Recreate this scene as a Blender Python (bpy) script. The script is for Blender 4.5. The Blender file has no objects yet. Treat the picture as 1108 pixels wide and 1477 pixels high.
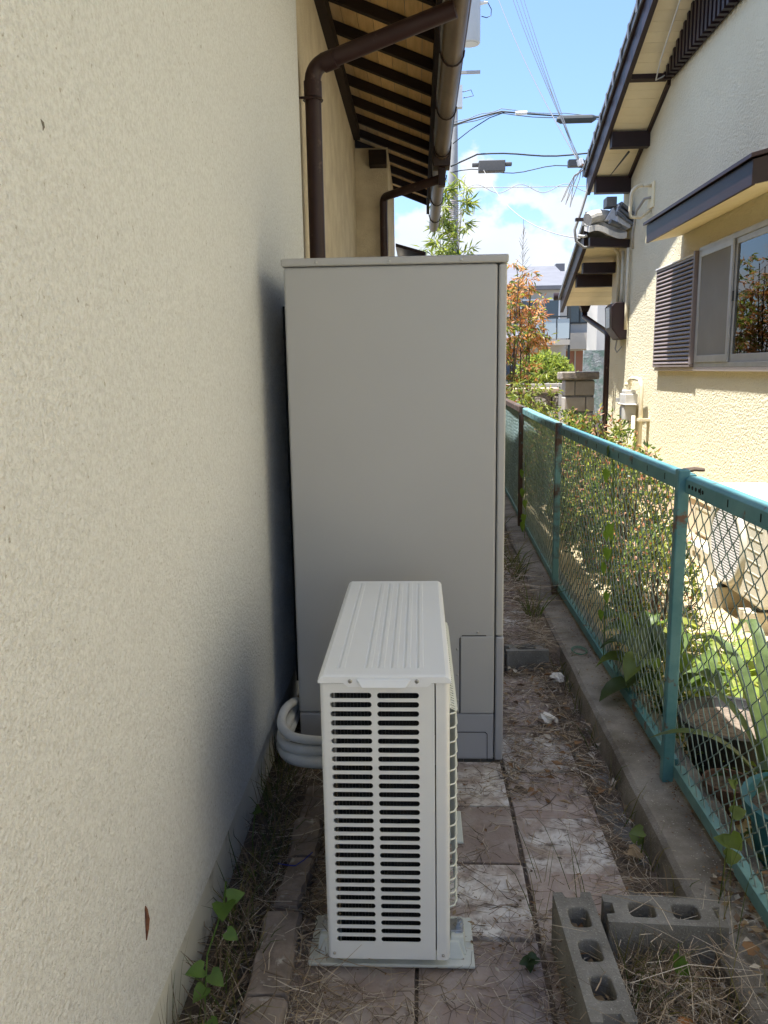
import bpy, math, random
from mathutils import Vector, Matrix, noise as mnoise
random.seed(7)
R = math.radians
sc = bpy.context.scene
col = sc.collection
U = random.uniform

# ------------------------------------------------------------------ camera
cd = bpy.data.cameras.new('camera')
cam = bpy.data.objects.new('camera', cd)
col.objects.link(cam)
cd.sensor_fit = 'AUTO'; cd.sensor_width = 36.0; cd.lens = 36.0 * 1143.47 / 1477.0
cd.clip_start = 0.02; cd.clip_end = 2000
_F = Vector((-0.0454167, 0.9831546, -0.1770436)); _R = Vector((0.9989376, 0.0433114, -0.01574)); _U = Vector((0.0078069, 0.1775704, 0.9840771))
cam.matrix_world = Matrix(((_R.x, _U.x, -_F.x, 0), (_R.y, _U.y, -_F.y, 0), (_R.z, _U.z, -_F.z, 1.41232), (0, 0, 0, 1)))
sc.camera = cam
# ------------------------------------------------------------------ sky, sun, exposure
SUN_EL = 75.5
w = bpy.data.worlds.new('World'); sc.world = w; w.use_nodes = True
nt = w.node_tree; N = nt.nodes; L = nt.links; N.clear()
wo = N.new('ShaderNodeOutputWorld'); bg = N.new('ShaderNodeBackground'); L.new(bg.outputs[0], wo.inputs[0])
bg.inputs[1].default_value = 0.06
sky = N.new('ShaderNodeTexSky'); sky.sky_type = 'NISHITA'; sky.sun_disc = False
sky.sun_elevation = R(SUN_EL); sky.sun_rotation = R(270); sky.dust_density = 2.0; sky.ozone_density = 8.0; sky.air_density = 1.0
tc = N.new('ShaderNodeTexCoord')
mp = N.new('ShaderNodeMapping'); mp.inputs['Scale'].default_value = (1, 1, 1.35); mp.inputs['Location'].default_value = (3.1, 1.7, 0.4)
L.new(tc.outputs['Generated'], mp.inputs[0])
n1 = N.new('ShaderNodeTexNoise'); n1.inputs['Scale'].default_value = 8.5; n1.inputs['Detail'].default_value = 10; n1.inputs['Roughness'].default_value = 0.56
L.new(mp.outputs[0], n1.inputs['Vector'])
# cumulus: noise plus a bias that grows towards the horizon
sep = N.new('ShaderNodeSeparateXYZ'); L.new(tc.outputs['Generated'], sep.inputs[0])
bias = N.new('ShaderNodeMapRange'); bias.inputs['From Min'].default_value = 0.06; bias.inputs['From Max'].default_value = 0.36
bias.inputs['To Min'].default_value = 0.05; bias.inputs['To Max'].default_value = -0.17
L.new(sep.outputs['Z'], bias.inputs['Value'])
ad = N.new('ShaderNodeMath'); ad.operation = 'ADD'; L.new(n1.outputs['Fac'], ad.inputs[0]); L.new(bias.outputs[0], ad.inputs[1])
# one towering cumulus over the far houses
dp = N.new('ShaderNodeVectorMath'); dp.operation = 'DOT_PRODUCT'; L.new(tc.outputs['Generated'], dp.inputs[0])
dp.inputs[1].default_value = (_F + _R * (748 - 554) / 1143.5 - _U * (395 - 738.5) / 1143.5).normalized()
dr = N.new('ShaderNodeMapRange'); dr.interpolation_type = 'SMOOTHSTEP'; dr.inputs['From Min'].default_value = math.cos(R(9.5)); dr.inputs['From Max'].default_value = math.cos(R(2))
dr.inputs['To Min'].default_value = 0; dr.inputs['To Max'].default_value = .165; L.new(dp.outputs['Value'], dr.inputs['Value'])
ad2 = N.new('ShaderNodeMath'); ad2.operation = 'ADD'; L.new(ad.outputs[0], ad2.inputs[0]); L.new(dr.outputs[0], ad2.inputs[1]); ad = ad2
cr = N.new('ShaderNodeMapRange'); cr.interpolation_type = 'SMOOTHSTEP'
cr.inputs['From Min'].default_value = 0.50; cr.inputs['From Max'].default_value = 0.58
L.new(ad.outputs[0], cr.inputs['Value'])
n2 = N.new('ShaderNodeTexNoise'); n2.inputs['Scale'].default_value = 9; n2.inputs['Detail'].default_value = 6
L.new(mp.outputs[0], n2.inputs['Vector'])
cc = N.new('ShaderNodeMixRGB'); cc.inputs[1].default_value = (2.4, 2.7, 3.2, 1); cc.inputs[2].default_value = (3.5, 3.6, 3.75, 1)
L.new(n2.outputs['Fac'], cc.inputs[0])
mx = N.new('ShaderNodeMixRGB'); L.new(cr.outputs[0], mx.inputs[0]); L.new(sky.outputs[0], mx.inputs[1]); L.new(cc.outputs[0], mx.inputs[2])
L.new(mx.outputs[0], bg.inputs[0])

sl = bpy.data.lights.new('sun', 'SUN'); sl.energy = 2.65; sl.angle = R(0.53); sl.color = (1.0, 0.985, 0.96)
so = bpy.data.objects.new('sun', sl); col.objects.link(so)
tosun = Vector((-math.cos(R(SUN_EL)), -0.09, math.sin(R(SUN_EL)))).normalized()
so.rotation_euler = (-tosun).to_track_quat('-Z', 'Y').to_euler(); so.location = (0, 0, 30)
vs = sc.view_settings
vs.view_transform = 'Standard'; vs.look = 'None'; vs.gamma = 1; vs.exposure = 2.48; vs.use_curve_mapping = False
sc.cycles.use_denoising = True
sc.cycles.max_bounces = 10; sc.cycles.diffuse_bounces = 6; sc.cycles.transparent_max_bounces = 12
sc.cycles.sample_clamp_indirect = 8

# ------------------------------------------------------------------ helpers
def wl(o):
    v = Vector((0, 0, 0))
    while o is not None:
        v = v + o.location; o = o.parent
    return v

class MB:
    def __init__(s): s.v = []; s.f = []; s.m = []
    def add(s, vs_, fs, mi=0):
        b = len(s.v); s.v += [tuple(p) for p in vs_]
        for f in fs: s.f.append(tuple(i + b for i in f)); s.m.append(mi)
        return s
    def box(s, x0, x1, y0, y1, z0, z1, mi=0):
        return s.add([(x0, y0, z0), (x1, y0, z0), (x1, y1, z0), (x0, y1, z0), (x0, y0, z1), (x1, y0, z1), (x1, y1, z1), (x0, y1, z1)],
                     [(0, 3, 2, 1), (4, 5, 6, 7), (0, 1, 5, 4), (1, 2, 6, 5), (2, 3, 7, 6), (3, 0, 4, 7)], mi)
    def hexa(s, p, mi=0):   # 8 points ordered as in box
        return s.add(p, [(0, 3, 2, 1), (4, 5, 6, 7), (0, 1, 5, 4), (1, 2, 6, 5), (2, 3, 7, 6), (3, 0, 4, 7)], mi)
    def beam(s, a, b, wd, ht, mi=0, up=(0, 0, 1)):
        a = Vector(a); b = Vector(b); d = (b - a).normalized(); sd = d.cross(Vector(up)).normalized(); u = sd.cross(d)
        p = []
        for q in (a, b):
            p += [q - sd * wd / 2 - u * ht / 2, q + sd * wd / 2 - u * ht / 2, q + sd * wd / 2 + u * ht / 2, q - sd * wd / 2 + u * ht / 2]
        return s.add(p, [(0, 1, 2, 3), (7, 6, 5, 4), (0, 4, 5, 1), (1, 5, 6, 2), (2, 6, 7, 3), (3, 7, 4, 0)], mi)
    def tube(s, pts, r, n=8, mi=0, cap=True):
        pts = [Vector(p) for p in pts]; k = len(pts)
        rs = r if isinstance(r, (list, tuple)) else [r] * k
        d0 = (pts[1] - pts[0]).normalized()
        ref = Vector((0, 0, 1)) if abs(d0.z) < .9 else Vector((1, 0, 0))
        a = d0.cross(ref).normalized(); V = []
        for i, p in enumerate(pts):
            d = (pts[min(i + 1, k - 1)] - pts[max(i - 1, 0)]).normalized()
            a = (a - d * a.dot(d)).normalized(); b = d.cross(a)
            for j in range(n):
                t = 2 * math.pi * j / n
                V.append(p + (a * math.cos(t) + b * math.sin(t)) * rs[i])
        Fc = []
        for i in range(k - 1):
            for j in range(n):
                Fc.append((i * n + j, i * n + (j + 1) % n, (i + 1) * n + (j + 1) % n, (i + 1) * n + j))
        if cap: Fc.append(tuple(range(n - 1, -1, -1))); Fc.append(tuple((k - 1) * n + j for j in range(n)))
        return s.add(V, Fc, mi)
    def prism(s, poly, axis, a, b, mi=0):   # 2D polygon swept along an axis
        n = len(poly)
        def P(u, v, t): return (t, u, v) if axis == 'x' else ((u, t, v) if axis == 'y' else (u, v, t))
        V = [P(u, v, a) for u, v in poly] + [P(u, v, b) for u, v in poly]
        Fc = [tuple(range(n - 1, -1, -1)), tuple(range(n, 2 * n))] + [(i, (i + 1) % n, n + (i + 1) % n, n + i) for i in range(n)]
        return s.add(V, Fc, mi)
    def lathe(s, prof, c, n=24, mi=0):
        V = []; k = len(prof)
        for r, z in prof:
            for j in range(n):
                t = 2 * math.pi * j / n; V.append((c[0] + r * math.cos(t), c[1] + r * math.sin(t), c[2] + z))
        Fc = [(i * n + j, i * n + (j + 1) % n, (i + 1) * n + (j + 1) % n, (i + 1) * n + j) for i in range(k - 1) for j in range(n)]
        Fc.append(tuple(range(n - 1, -1, -1))); Fc.append(tuple((k - 1) * n + j for j in range(n)))
        return s.add(V, Fc, mi)
    def hole_cell(s, P, u0, u1, v0, v1, hu0, hu1, hv0, hv1, r, depth, mi=0, k=4):
        """rectangle u0..u1 x v0..v1 with a rounded hole; P(u,v,d) maps to space"""
        q = []
        for (cu, cv, a0) in ((hu1 - r, hv1 - r, 0), (hu0 + r, hv1 - r, 90), (hu0 + r, hv0 + r, 180), (hu1 - r, hv0 + r, 270)):
            q.append([(cu + r * math.cos(R(a0 + 90 * i / k)), cv + r * math.sin(R(a0 + 90 * i / k))) for i in range(k + 1)])
        C = [(u1, v1), (u0, v1), (u0, v0), (u1, v0)]
        ring = [p for a in q for p in a]; n = len(ring); m = k + 1
        V = [P(u, v, 0) for u, v in ring] + [P(u, v, 0) for u, v in C] + [P(u, v, depth) for u, v in ring]
        Fc = []
        for c in range(4):
            for i in range(k): Fc.append((n + c, c * m + i + 1, c * m + i))
            nx = (c + 1) % 4
            Fc.append((n + c, n + nx, nx * m, c * m + k))
        for i in range(n):
            j = (i + 1) % n; Fc.append((i, j, n + 4 + j, n + 4 + i))
        return s.add(V, Fc, mi)
    def leaf(s, p, d, nrm, ln, wd, mi=0, fold=.25):
        d = d.normalized(); sd = d.cross(nrm)
        if sd.length < 1e-4: sd = d.orthogonal()
        sd.normalize(); up = sd.cross(d)
        a = p + d * ln * .45
        return s.add([p, a + sd * wd / 2 + up * wd * fold, p + d * ln - up * ln * .08, a - sd * wd / 2 + up * wd * fold], [(0, 1, 2), (0, 2, 3)], mi)
    def blade(s, pts, ws, nrm=None, mi=0):
        """ribbon leaf along pts with widths, slightly keeled"""
        pts = [Vector(p) for p in pts]; V = []; k = len(pts)
        for i, p in enumerate(pts):
            d = (pts[min(i + 1, k - 1)] - pts[max(i - 1, 0)]).normalized()
            sd = d.cross(nrm or Vector((0, 0, 1)))
            if sd.length < 1e-3: sd = Vector((1, 0, 0))
            sd.normalize(); up = sd.cross(d)
            V += [p - sd * ws[i] / 2 + up * ws[i] * .18, p, p + sd * ws[i] / 2 + up * ws[i] * .18]
        Fc = []
        for i in range(k - 1):
            b = i * 3; Fc += [(b, b + 1, b + 4, b + 3), (b + 1, b + 2, b + 5, b + 4)]
        return s.add(V, Fc, mi)
    def build(s, name, mats, parent=None, smooth=False, bevel=0, seg=2, origin=None):
        me = bpy.data.meshes.new(name)
        o_ = wl(parent) if parent is not None else Vector(origin or (0, 0, 0))
        me.from_pydata([(v[0] - o_.x, v[1] - o_.y, v[2] - o_.z) for v in s.v], [], s.f)
        if not isinstance(mats, (list, tuple)): mats = [mats]
        for m in mats: me.materials.append(m)
        if len(mats) > 1: me.polygons.foreach_set('material_index', s.m)
        if smooth: me.polygons.foreach_set('use_smooth', [True] * len(me.polygons))
        me.update()
        o = bpy.data.objects.new(name, me); col.objects.link(o)
        if parent is not None: o.parent = parent
        else: o.location = o_
        if bevel:
            b = o.modifiers.new('bevel', 'BEVEL'); b.width = bevel; b.segments = seg; b.limit_method = 'ANGLE'; b.angle_limit = R(40); b.harden_normals = False
            me.polygons.foreach_set('use_smooth', [True] * len(me.polygons))
            b2 = o.modifiers.new('wn', 'WEIGHTED_NORMAL'); b2.keep_sharp = True
        return o

def thing(name, label, cat, loc=(0, 0, 0), group=None):
    o = bpy.data.objects.new(name, None); col.objects.link(o); o.location = loc; o.empty_display_size = .1
    return tag(o, label, cat, group)
def tag(o, label, cat, group=None):
    o['label'] = label; o['category'] = cat
    if group: o['group'] = group
    return o
def struct(o, kind='structure'):
    o['kind'] = kind; return o
def share(o, loc=None, rot=None, scale=None, parent='same', name=None):
    c = o.copy(); col.objects.link(c)
    if parent != 'same': c.parent = parent
    if loc is not None: c.location = loc
    if rot is not None: c.rotation_euler = rot
    if scale is not None: c.scale = scale
    return c

# ------------------------------------------------------------------ materials
def M(name, c, rough=.6, c2=None, vs_=6, vd=4, vlo=.35, vhi=.65, bump=0, bs=60, bd=.003, metal=0, spec=.5, rnd=0, c3=None, s3=30, lo3=.55, hi3=.7, vor=0, stretch=None, bdet=4):
    m = bpy.data.materials.new(name); m.use_nodes = True
    t = m.node_tree; n = t.nodes; l = t.links
    b = n['Principled BSDF']; b.inputs['Roughness'].default_value = rough; b.inputs['Metallic'].default_value = metal
    b.inputs['Specular IOR Level'].default_value = spec
    g = n.new('ShaderNodeNewGeometry'); vec = g.outputs['Position']
    if stretch:
        mm = n.new('ShaderNodeMapping'); mm.inputs['Scale'].default_value = stretch; l.new(vec, mm.inputs[0]); vec = mm.outputs[0]
    out = None
    base = n.new('ShaderNodeRGB'); base.outputs[0].default_value = (*c, 1); out = base.outputs[0]
    if c2:
        q = n.new('ShaderNodeTexNoise'); q.inputs['Scale'].default_value = vs_; q.inputs['Detail'].default_value = vd; q.inputs['Roughness'].default_value = .62; l.new(vec, q.inputs['Vector'])
        mr = n.new('ShaderNodeMapRange'); mr.inputs['From Min'].default_value = vlo; mr.inputs['From Max'].default_value = vhi; l.new(q.outputs['Fac'], mr.inputs['Value'])
        mxx = n.new('ShaderNodeMixRGB'); l.new(mr.outputs[0], mxx.inputs[0]); l.new(out, mxx.inputs[1]); mxx.inputs[2].default_value = (*c2, 1); out = mxx.outputs[0]
    if c3:
        q = n.new('ShaderNodeTexNoise'); q.inputs['Scale'].default_value = s3; q.inputs['Detail'].default_value = 5; q.inputs['Roughness'].default_value = .65; l.new(vec, q.inputs['Vector'])
        mr = n.new('ShaderNodeMapRange'); mr.inputs['From Min'].default_value = lo3; mr.inputs['From Max'].default_value = hi3; l.new(q.outputs['Fac'], mr.inputs['Value'])
        mxx = n.new('ShaderNodeMixRGB'); l.new(mr.outputs[0], mxx.inputs[0]); l.new(out, mxx.inputs[1]); mxx.inputs[2].default_value = (*c3, 1); out = mxx.outputs[0]
    if rnd:
        oi = n.new('ShaderNodeObjectInfo'); mr = n.new('ShaderNodeMapRange'); mr.inputs['To Min'].default_value = 1 - rnd; mr.inputs['To Max'].default_value = 1 + rnd
        l.new(oi.outputs['Random'], mr.inputs['Value'])
        hs = n.new('ShaderNodeHueSaturation'); l.new(mr.outputs[0], hs.inputs['Value']); l.new(out, hs.inputs['Color']); out = hs.outputs[0]
    l.new(out, b.inputs['Base Color'])
    if bump:
        if vor:
            q = n.new('ShaderNodeTexVoronoi'); q.inputs['Scale'].default_value = bs; q.feature = 'SMOOTH_F1'
            nz = n.new('ShaderNodeTexNoise'); nz.inputs['Scale'].default_value = bs * 1.3; nz.inputs['Detail'].default_value = 3; l.new(vec, nz.inputs['Vector'])
            l.new(vec, q.inputs['Vector'])
            sm = n.new('ShaderNodeMath'); sm.operation = 'SUBTRACT'; l.new(nz.outputs['Fac'], sm.inputs[0]); 
            ml = n.new('ShaderNodeMath'); ml.operation = 'MULTIPLY'; ml.inputs[1].default_value = vor; l.new(q.outputs['Distance'], ml.inputs[0]); l.new(ml.outputs[0], sm.inputs[1]); h = sm.outputs[0]
        else:
            q = n.new('ShaderNodeTexNoise'); q.inputs['Scale'].default_value = bs; q.inputs['Detail'].default_value = bdet; q.inputs['Roughness'].default_value = .6; l.new(vec, q.inputs['Vector']); h = q.outputs['Fac']
        bp = n.new('ShaderNodeBump'); bp.inputs['Strength'].default_value = bump; bp.inputs['Distance'].default_value = bd
        l.new(h, bp.inputs['Height']); l.new(bp.outputs[0], b.inputs['Normal'])
    return m
def leafmat(name, c, tr=.35):
    m = M(name, c, rough=.45, c2=tuple(x * .6 for x in c), vs_=25, spec=.4)
    t = m.node_tree; n = t.nodes; l = t.links; b = n['Principled BSDF']; out = n['Material Output']
    tl = n.new('ShaderNodeBsdfTranslucent'); tl.inputs[0].default_value = (min(1, c[0] * 1.5), min(1, c[1] * 1.5), c[2] * .9, 1)
    ms = n.new('ShaderNodeMixShader'); ms.inputs[0].default_value = tr; l.new(b.outputs[0], ms.inputs[1]); l.new(tl.outputs[0], ms.inputs[2]); l.new(ms.outputs[0], out.inputs[0])
    return m

m_stucco = M('stucco_white', (.81, .835, .85), .9, c2=(.68, .695, .70), vs_=135, vd=3, vlo=.40, vhi=.66, bump=.9, bs=118, bd=.0125, bdet=2.8, c3=(.40, .38, .34), s3=62, lo3=.64, hi3=.72, spec=.2)
m_stucco_old = M('stucco_cream', (.70, .62, .47), .92, c2=(.57, .49, .36), vs_=5, bump=.9, bs=120, bd=.008, bdet=3, c3=(.32, .25, .16), s3=160, lo3=.6, hi3=.78, spec=.15)
m_stucco_r = M('stucco_yellow', (.715, .65, .465), .92, c2=(.665, .60, .425), vs_=1.3, bump=.9, bs=58, bd=.017, bdet=2.6, spec=.15)
m_cream = M('cream_paint', (.84, .73, .46), .7, c2=(.78, .67, .41), vs_=8)
m_found = M('foundation_concrete', (.74, .74, .70), .9, c2=(.62, .62, .58), vs_=4, vd=6, bump=.25, bs=60, c3=(.24, .23, .20), s3=9, lo3=.58, hi3=.8)
m_fpink = M('foundation_pink', (.58, .44, .32), .9, c2=(.5, .38, .28), vs_=4, bump=.3, bs=60)
m_conc = M('concrete_old', (.235, .23, .215), .95, c2=(.125, .12, .11), vs_=7, vd=7, bump=.7, bs=150, bd=.004, c3=(.36, .355, .335), s3=230, lo3=.58, hi3=.68)
m_curb = M('curb_concrete', (.285, .265, .235), .95, c2=(.115, .10, .082), vs_=5, vd=8, bump=.9, bs=120, bd=.006, c3=(.6, .58, .54), s3=160, lo3=.62, hi3=.70)
m_concl = M('concrete_light', (.52, .46, .34), .95, c2=(.42, .37, .27), vs_=9, bump=.6, bs=120, bd=.004)
m_tilered = M('tile_red', (.315, .25, .225), .9, c2=(.47, .42, .395), vs_=8, vd=11, vlo=.44, vhi=.72, c3=(.19, .145, .13), s3=17, lo3=.55, hi3=.75, bump=.5, bs=140, bd=.002, rnd=.16)
m_tilepale = M('tile_pale', (.68, .66, .64), .9, c2=(.36, .295, .26), vs_=9, vd=12, vlo=.40, vhi=.58, c3=(.20, .165, .145), s3=30, lo3=.52, hi3=.68, bump=.5, bs=140, bd=.002, rnd=.1)
m_soil = M('soil', (.12, .09, .068), 1, c2=(.21, .165, .125), vs_=18, vd=8, bump=1, bs=50, bd=.015, c3=(.05, .04, .03), s3=60, lo3=.5, hi3=.7)
m_yard = M('yard_sand', (.48, .39, .235), 1, c2=(.37, .295, .175), vs_=10, vd=8, bump=.8, bs=70, bd=.01, c3=(.28, .2, .12), s3=60, lo3=.6, hi3=.75)
m_asph = M('asphalt', (.06, .06, .06), .95, c2=(.09, .09, .085), vs_=3, bump=.4, bs=120)
m_ground = M('ground', (.22, .19, .14), 1, c2=(.15, .14, .10), vs_=.7, vd=8)
m_straw = [M('straw_a', (.38, .30, .21), .9), M('straw_b', (.23, .17, .12), .9), M('straw_c', (.56, .49, .40), .9), M('straw_d', (.13, .10, .07), .9)]
m_dry = [M('dry_leaf_a', (.20, .11, .05), .8), M('dry_leaf_b', (.30, .22, .13), .8), M('dry_leaf_c', (.42, .38, .32), .8), M('dry_leaf_d', (.11, .075, .05), .8)]
m_unit = M('enamel_ivory', (.77, .79, .79), .38, c2=(.755, .775, .775), vs_=3, spec=.5)
m_unittop = M('enamel_lid', (.83, .86, .89), .42, c2=(.81, .84, .87), vs_=4, bump=.1, bs=500, bd=.0006)
m_tank = M('enamel_grey', (.425, .43, .435), .36, c2=(.41, .415, .42), vs_=1.5, spec=.45, bump=.12, bs=420, bd=.0004)
m_tank2 = M('enamel_skirt', (.37, .385, .425), .4, c2=(.35, .355, .38), vs_=2, bump=.1, bs=420, bd=.0004)
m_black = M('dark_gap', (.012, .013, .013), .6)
m_fin = M('coil_fins', (.012, .015, .017), .4, metal=.3)
m_screw = M('zinc_screw', (.45, .45, .44), .3, metal=1)
m_grille = M('grille_wire', (.74, .76, .68), .35, spec=.6)
m_plastic = M('plastic_base', (.62, .645, .61), .5, c2=(.55, .58, .545), vs_=12, c3=(.2, .18, .14), s3=60, lo3=.7, hi3=.76)
m_hose = M('pipe_tape', (.76, .76, .73), .6, c2=(.64, .64, .61), vs_=14, bump=.3, bs=40, bd=.004)
m_brown = M('brown_paint', (.022, .009, .010), .45, c2=(.017, .008, .008), vs_=6, spec=.35)
m_brownpipe = M('brown_pipe', (.026, .011, .012), .4, c2=(.032, .015, .015), spec=.35, vs_=5, c3=(.15, .10, .085), s3=14, lo3=.62, hi3=.8)
m_gutter = M('gutter_brown', (.065, .043, .030), .38, c2=(.12, .088, .062), vs_=9, stretch=(1, .25, 1), c3=(.05, .034, .026), s3=12, lo3=.6, hi3=.8)
m_wood = M('rafter_wood', (.024, .015, .012), .75, spec=.2, c2=(.017, .011, .009), vs_=9, stretch=(.4, 4, 4), rnd=.15)
m_board = M('sheathing_wood', (.62, .42, .20), .7, c2=(.52, .34, .15), vs_=10, stretch=(6, .6, 6), rnd=.12)
m_kawara = M('roof_tile', (.10, .105, .115), .5, c2=(.16, .165, .17), vs_=10, rnd=.1)
m_mortar = M('white_mortar', (.62, .63, .64), .9, c2=(.45, .46, .48), vs_=12, bump=.3, bs=60)
m_tilebeige = M('verge_tile', (.62, .58, .51), .7, c2=(.45, .43, .39), vs_=16, bump=.3, bs=90)
m_soffit = M('soffit_cream', (.84, .74, .52), .7, c2=(.79, .69, .47), vs_=6, rnd=.05)
m_alu = M('aluminium', (.46, .46, .44), .42, metal=.35, c2=(.40, .40, .385), vs_=8)
m_shut = M('shutter_brown', (.22, .18, .17), .45, c2=(.18, .145, .14), vs_=5)
m_screen = M('insect_screen', (.25, .235, .20), .85, c2=(.22, .205, .175), vs_=2)
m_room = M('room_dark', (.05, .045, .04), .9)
m_curtain = M('curtain', (.26, .24, .20), .9)
m_teal = M('teal_paint', (.055, .185, .215), .5, c2=(.10, .25, .275), vs_=8, vd=7, c3=(.12, .06, .04), s3=11, lo3=.60, hi3=.66, bump=.15, bs=90)
m_tealpale = M('teal_faded', (.15, .30, .31), .6, c2=(.10, .225, .245), vs_=9, c3=(.14, .08, .05), s3=14, lo3=.60, hi3=.68, bump=.2, bs=90)
m_rust = M('rusty_paint', (.085, .05, .038), .85, c2=(.05, .035, .03), vs_=14, vd=7, c3=(.13, .27, .28), s3=8, lo3=.62, hi3=.68, bump=.4, bs=100)
m_wire = M('mesh_wire', (.20, .29, .285), .5, c2=(.10, .16, .16), vs_=16, c3=(.16, .11, .08), s3=22, lo3=.66, hi3=.74)
m_slot = M('slot_dark', (.006, .006, .006), .9)
m_rc = M('ac_beige', (.54, .49, .385), .45, c2=(.49, .445, .35), vs_=4)
m_rcg = M('ac_grille_white', (.66, .63, .60), .45)
m_rcd = M('ac_grille_dark', (.12, .10, .10), .7)
m_pole = M('pole_concrete', (.40, .39, .37), .85, c2=(.34, .33, .31), vs_=3)
m_trans = M('transformer_grey', (.50, .52, .53), .45, c2=(.45, .47, .48), vs_=2)
m_cable = M('cable_black', (.03, .035, .035), .6)
m_cableg = M('cable_grey', (.30, .29, .27), .6)
m_cablew = M('cable_light', (.60, .60, .58), .5)
m_cabled = M('cable_dim', (.035, .04, .045), .6)
m_cabled2 = M('cable_pale', (.11, .12, .125), .6)
m_porc = M('porcelain', (.75, .74, .70), .3)
m_pipe_c = M('conduit_cream', (.68, .60, .42), .55, c2=(.60, .52, .36), vs_=9)
m_meter = M('meter_white', (.52, .50, .46), .4)
m_glassgrey = M('meter_window', (.12, .13, .14), .15)
m_stone = M('pillar_stone', (.42, .38, .32), .9, c2=(.34, .30, .25), vs_=6, vd=7, bump=.5, bs=70, rnd=.12)
m_cap = M('pillar_cap', (.30, .26, .21), .95, c2=(.16, .135, .11), vs_=14, vd=8, bump=.8, bs=60, bd=.008)
m_rock = M('rough_rock', (.17, .145, .12), .95, c2=(.28, .25, .21), vs_=9, vd=8, bump=1, bs=22, bd=.03, rnd=.15)
m_hw = M('house_grey', (.50, .465, .41), .8, c2=(.46, .425, .375), vs_=.8)
m_hw2 = M('house_beige', (.46, .41, .34), .8, c2=(.42, .37, .30), vs_=1)
m_hroof = M('house_roof', (.13, .13, .14), .7, c2=(.11, .11, .12), vs_=2)
m_white = M('white_paint', (.72, .72, .71), .5)
m_frost = M('frosted_rail', (.42, .47, .47), .35)
m_wood2 = M('door_wood', (.30, .12, .06), .5)
m_winglass = M('far_glass', (.05, .07, .09), .08, spec=.8)
m_siding = M('siding_white', (.56, .535, .49), .7, c2=(.52, .495, .455), vs_=1.5, rnd=.05)
m_ripple = M('rippled_panel', (.36, .38, .36), .5, c2=(.20, .28, .23), vs_=9, vlo=.45, vhi=.6, bump=.6, bs=25, bd=.02)
m_brickr = M('red_brick', (.34, .16, .10), .9, c2=(.26, .12, .08), vs_=6)
m_bark = M('bark', (.12, .085, .06), .9, c2=(.07, .05, .04), vs_=20, bump=.5, bs=60)
m_bamboo = M('bamboo_cane', (.30, .26, .16), .7, c2=(.22, .17, .10), vs_=10)
m_potblue = M('pot_teal', (.03, .16, .20), .45, c2=(.025, .12, .15), vs_=8)
m_potblack = M('pot_black', (.02, .02, .022), .5)
m_terra = M('pot_terracotta', (.13, .07, .05), .9)
m_pebble = M('pebble', (.35, .35, .34), .7, c2=(.22, .22, .21), vs_=15)
m_paper = M('paper_scrap', (.66, .64, .60), .8)
m_green = M('green_wire', (.01, .16, .10), .5)
m_blue = M('blue_string', (.015, .03, .30), .6)
m_cocoon = M('brown_husk', (.28, .11, .05), .8, c2=(.12, .05, .03), vs_=60)

# ------------------------------------------------------------------ the ground
def sheet(name, mat, x0, x1, y0, y1, z, nx, ny, amp, sc_=3.0, seed=0, slope=None):
    b = MB(); V = []
    for j in range(ny + 1):
        for i in range(nx + 1):
            x = x0 + (x1 - x0) * i / nx; y = y0 + (y1 - y0) * j / ny
            zz = z + amp * mnoise.fractal(Vector((x * sc_, y * sc_, seed)), 1.0, 2.0, 4) + (slope(x, y) if slope else 0)
            V.append((x, y, zz))
    Fc = [(j * (nx + 1) + i, j * (nx + 1) + i + 1, (j + 1) * (nx + 1) + i + 1, (j + 1) * (nx + 1) + i) for j in range(ny) for i in range(nx)]
    b.add(V, Fc); return struct(b.build(name, mat, smooth=True))
sheet('ground', m_ground, -400, 400, -200, 600, -.12, 8, 8, 0)
def far_rise(x, y): return .08 * min(1, max(0, (y - 3.62) / .05))
sheet('alley_soil', m_soil, -.545, .69, -2, 10.5, -.004, 60, 420, .011, 7, 1, far_rise)
sheet('yard_ground', m_yard, .84, 2.32, -2, 11, .01, 40, 240, .02, 2.5, 4)
sheet('road', m_asph, -40, 60, 17, 23, -.10, 2, 2, 0)
sheet('street_verge', m_ground, -20, 30, 10.9, 16.9, -.06, 20, 10, .03, 1)

# concrete kerb under the fence
b = MB(); n = 90
prev = None
for i in range(n + 1):
    y = -1.5 + 12 * i / n
    xo = .0 if y < 4.5 else (y - 4.5) * .026
    j = .004 * mnoise.noise(Vector((y * 5, 0, 0))); k = .005 * mnoise.noise(Vector((y * 4, 7, 0))); q = .006 * mnoise.noise(Vector((y * 6, 3, 1)))
    ring = [(.655 + xo + j, y, -.05), (.668 + xo + k, y, .088 + q), (.682 + xo + k, y, .100 + q * .6), (.90 + xo, y, .104 + q * .5), (.905 + xo, y, -.05)]
    bb = len(b.v); b.v += ring
    if i:
        for t in range(4): b.f.append((bb - 5 + t, bb - 5 + t + 1, bb + t + 1, bb + t)); b.m.append(0)
    else: b.f.append((4, 3, 2, 1, 0)); b.m.append(0)
bb = len(b.v) - 5; b.f.append(tuple(bb + i for i in range(5))); b.m.append(0)
struct(b.build('kerb', m_curb))

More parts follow.
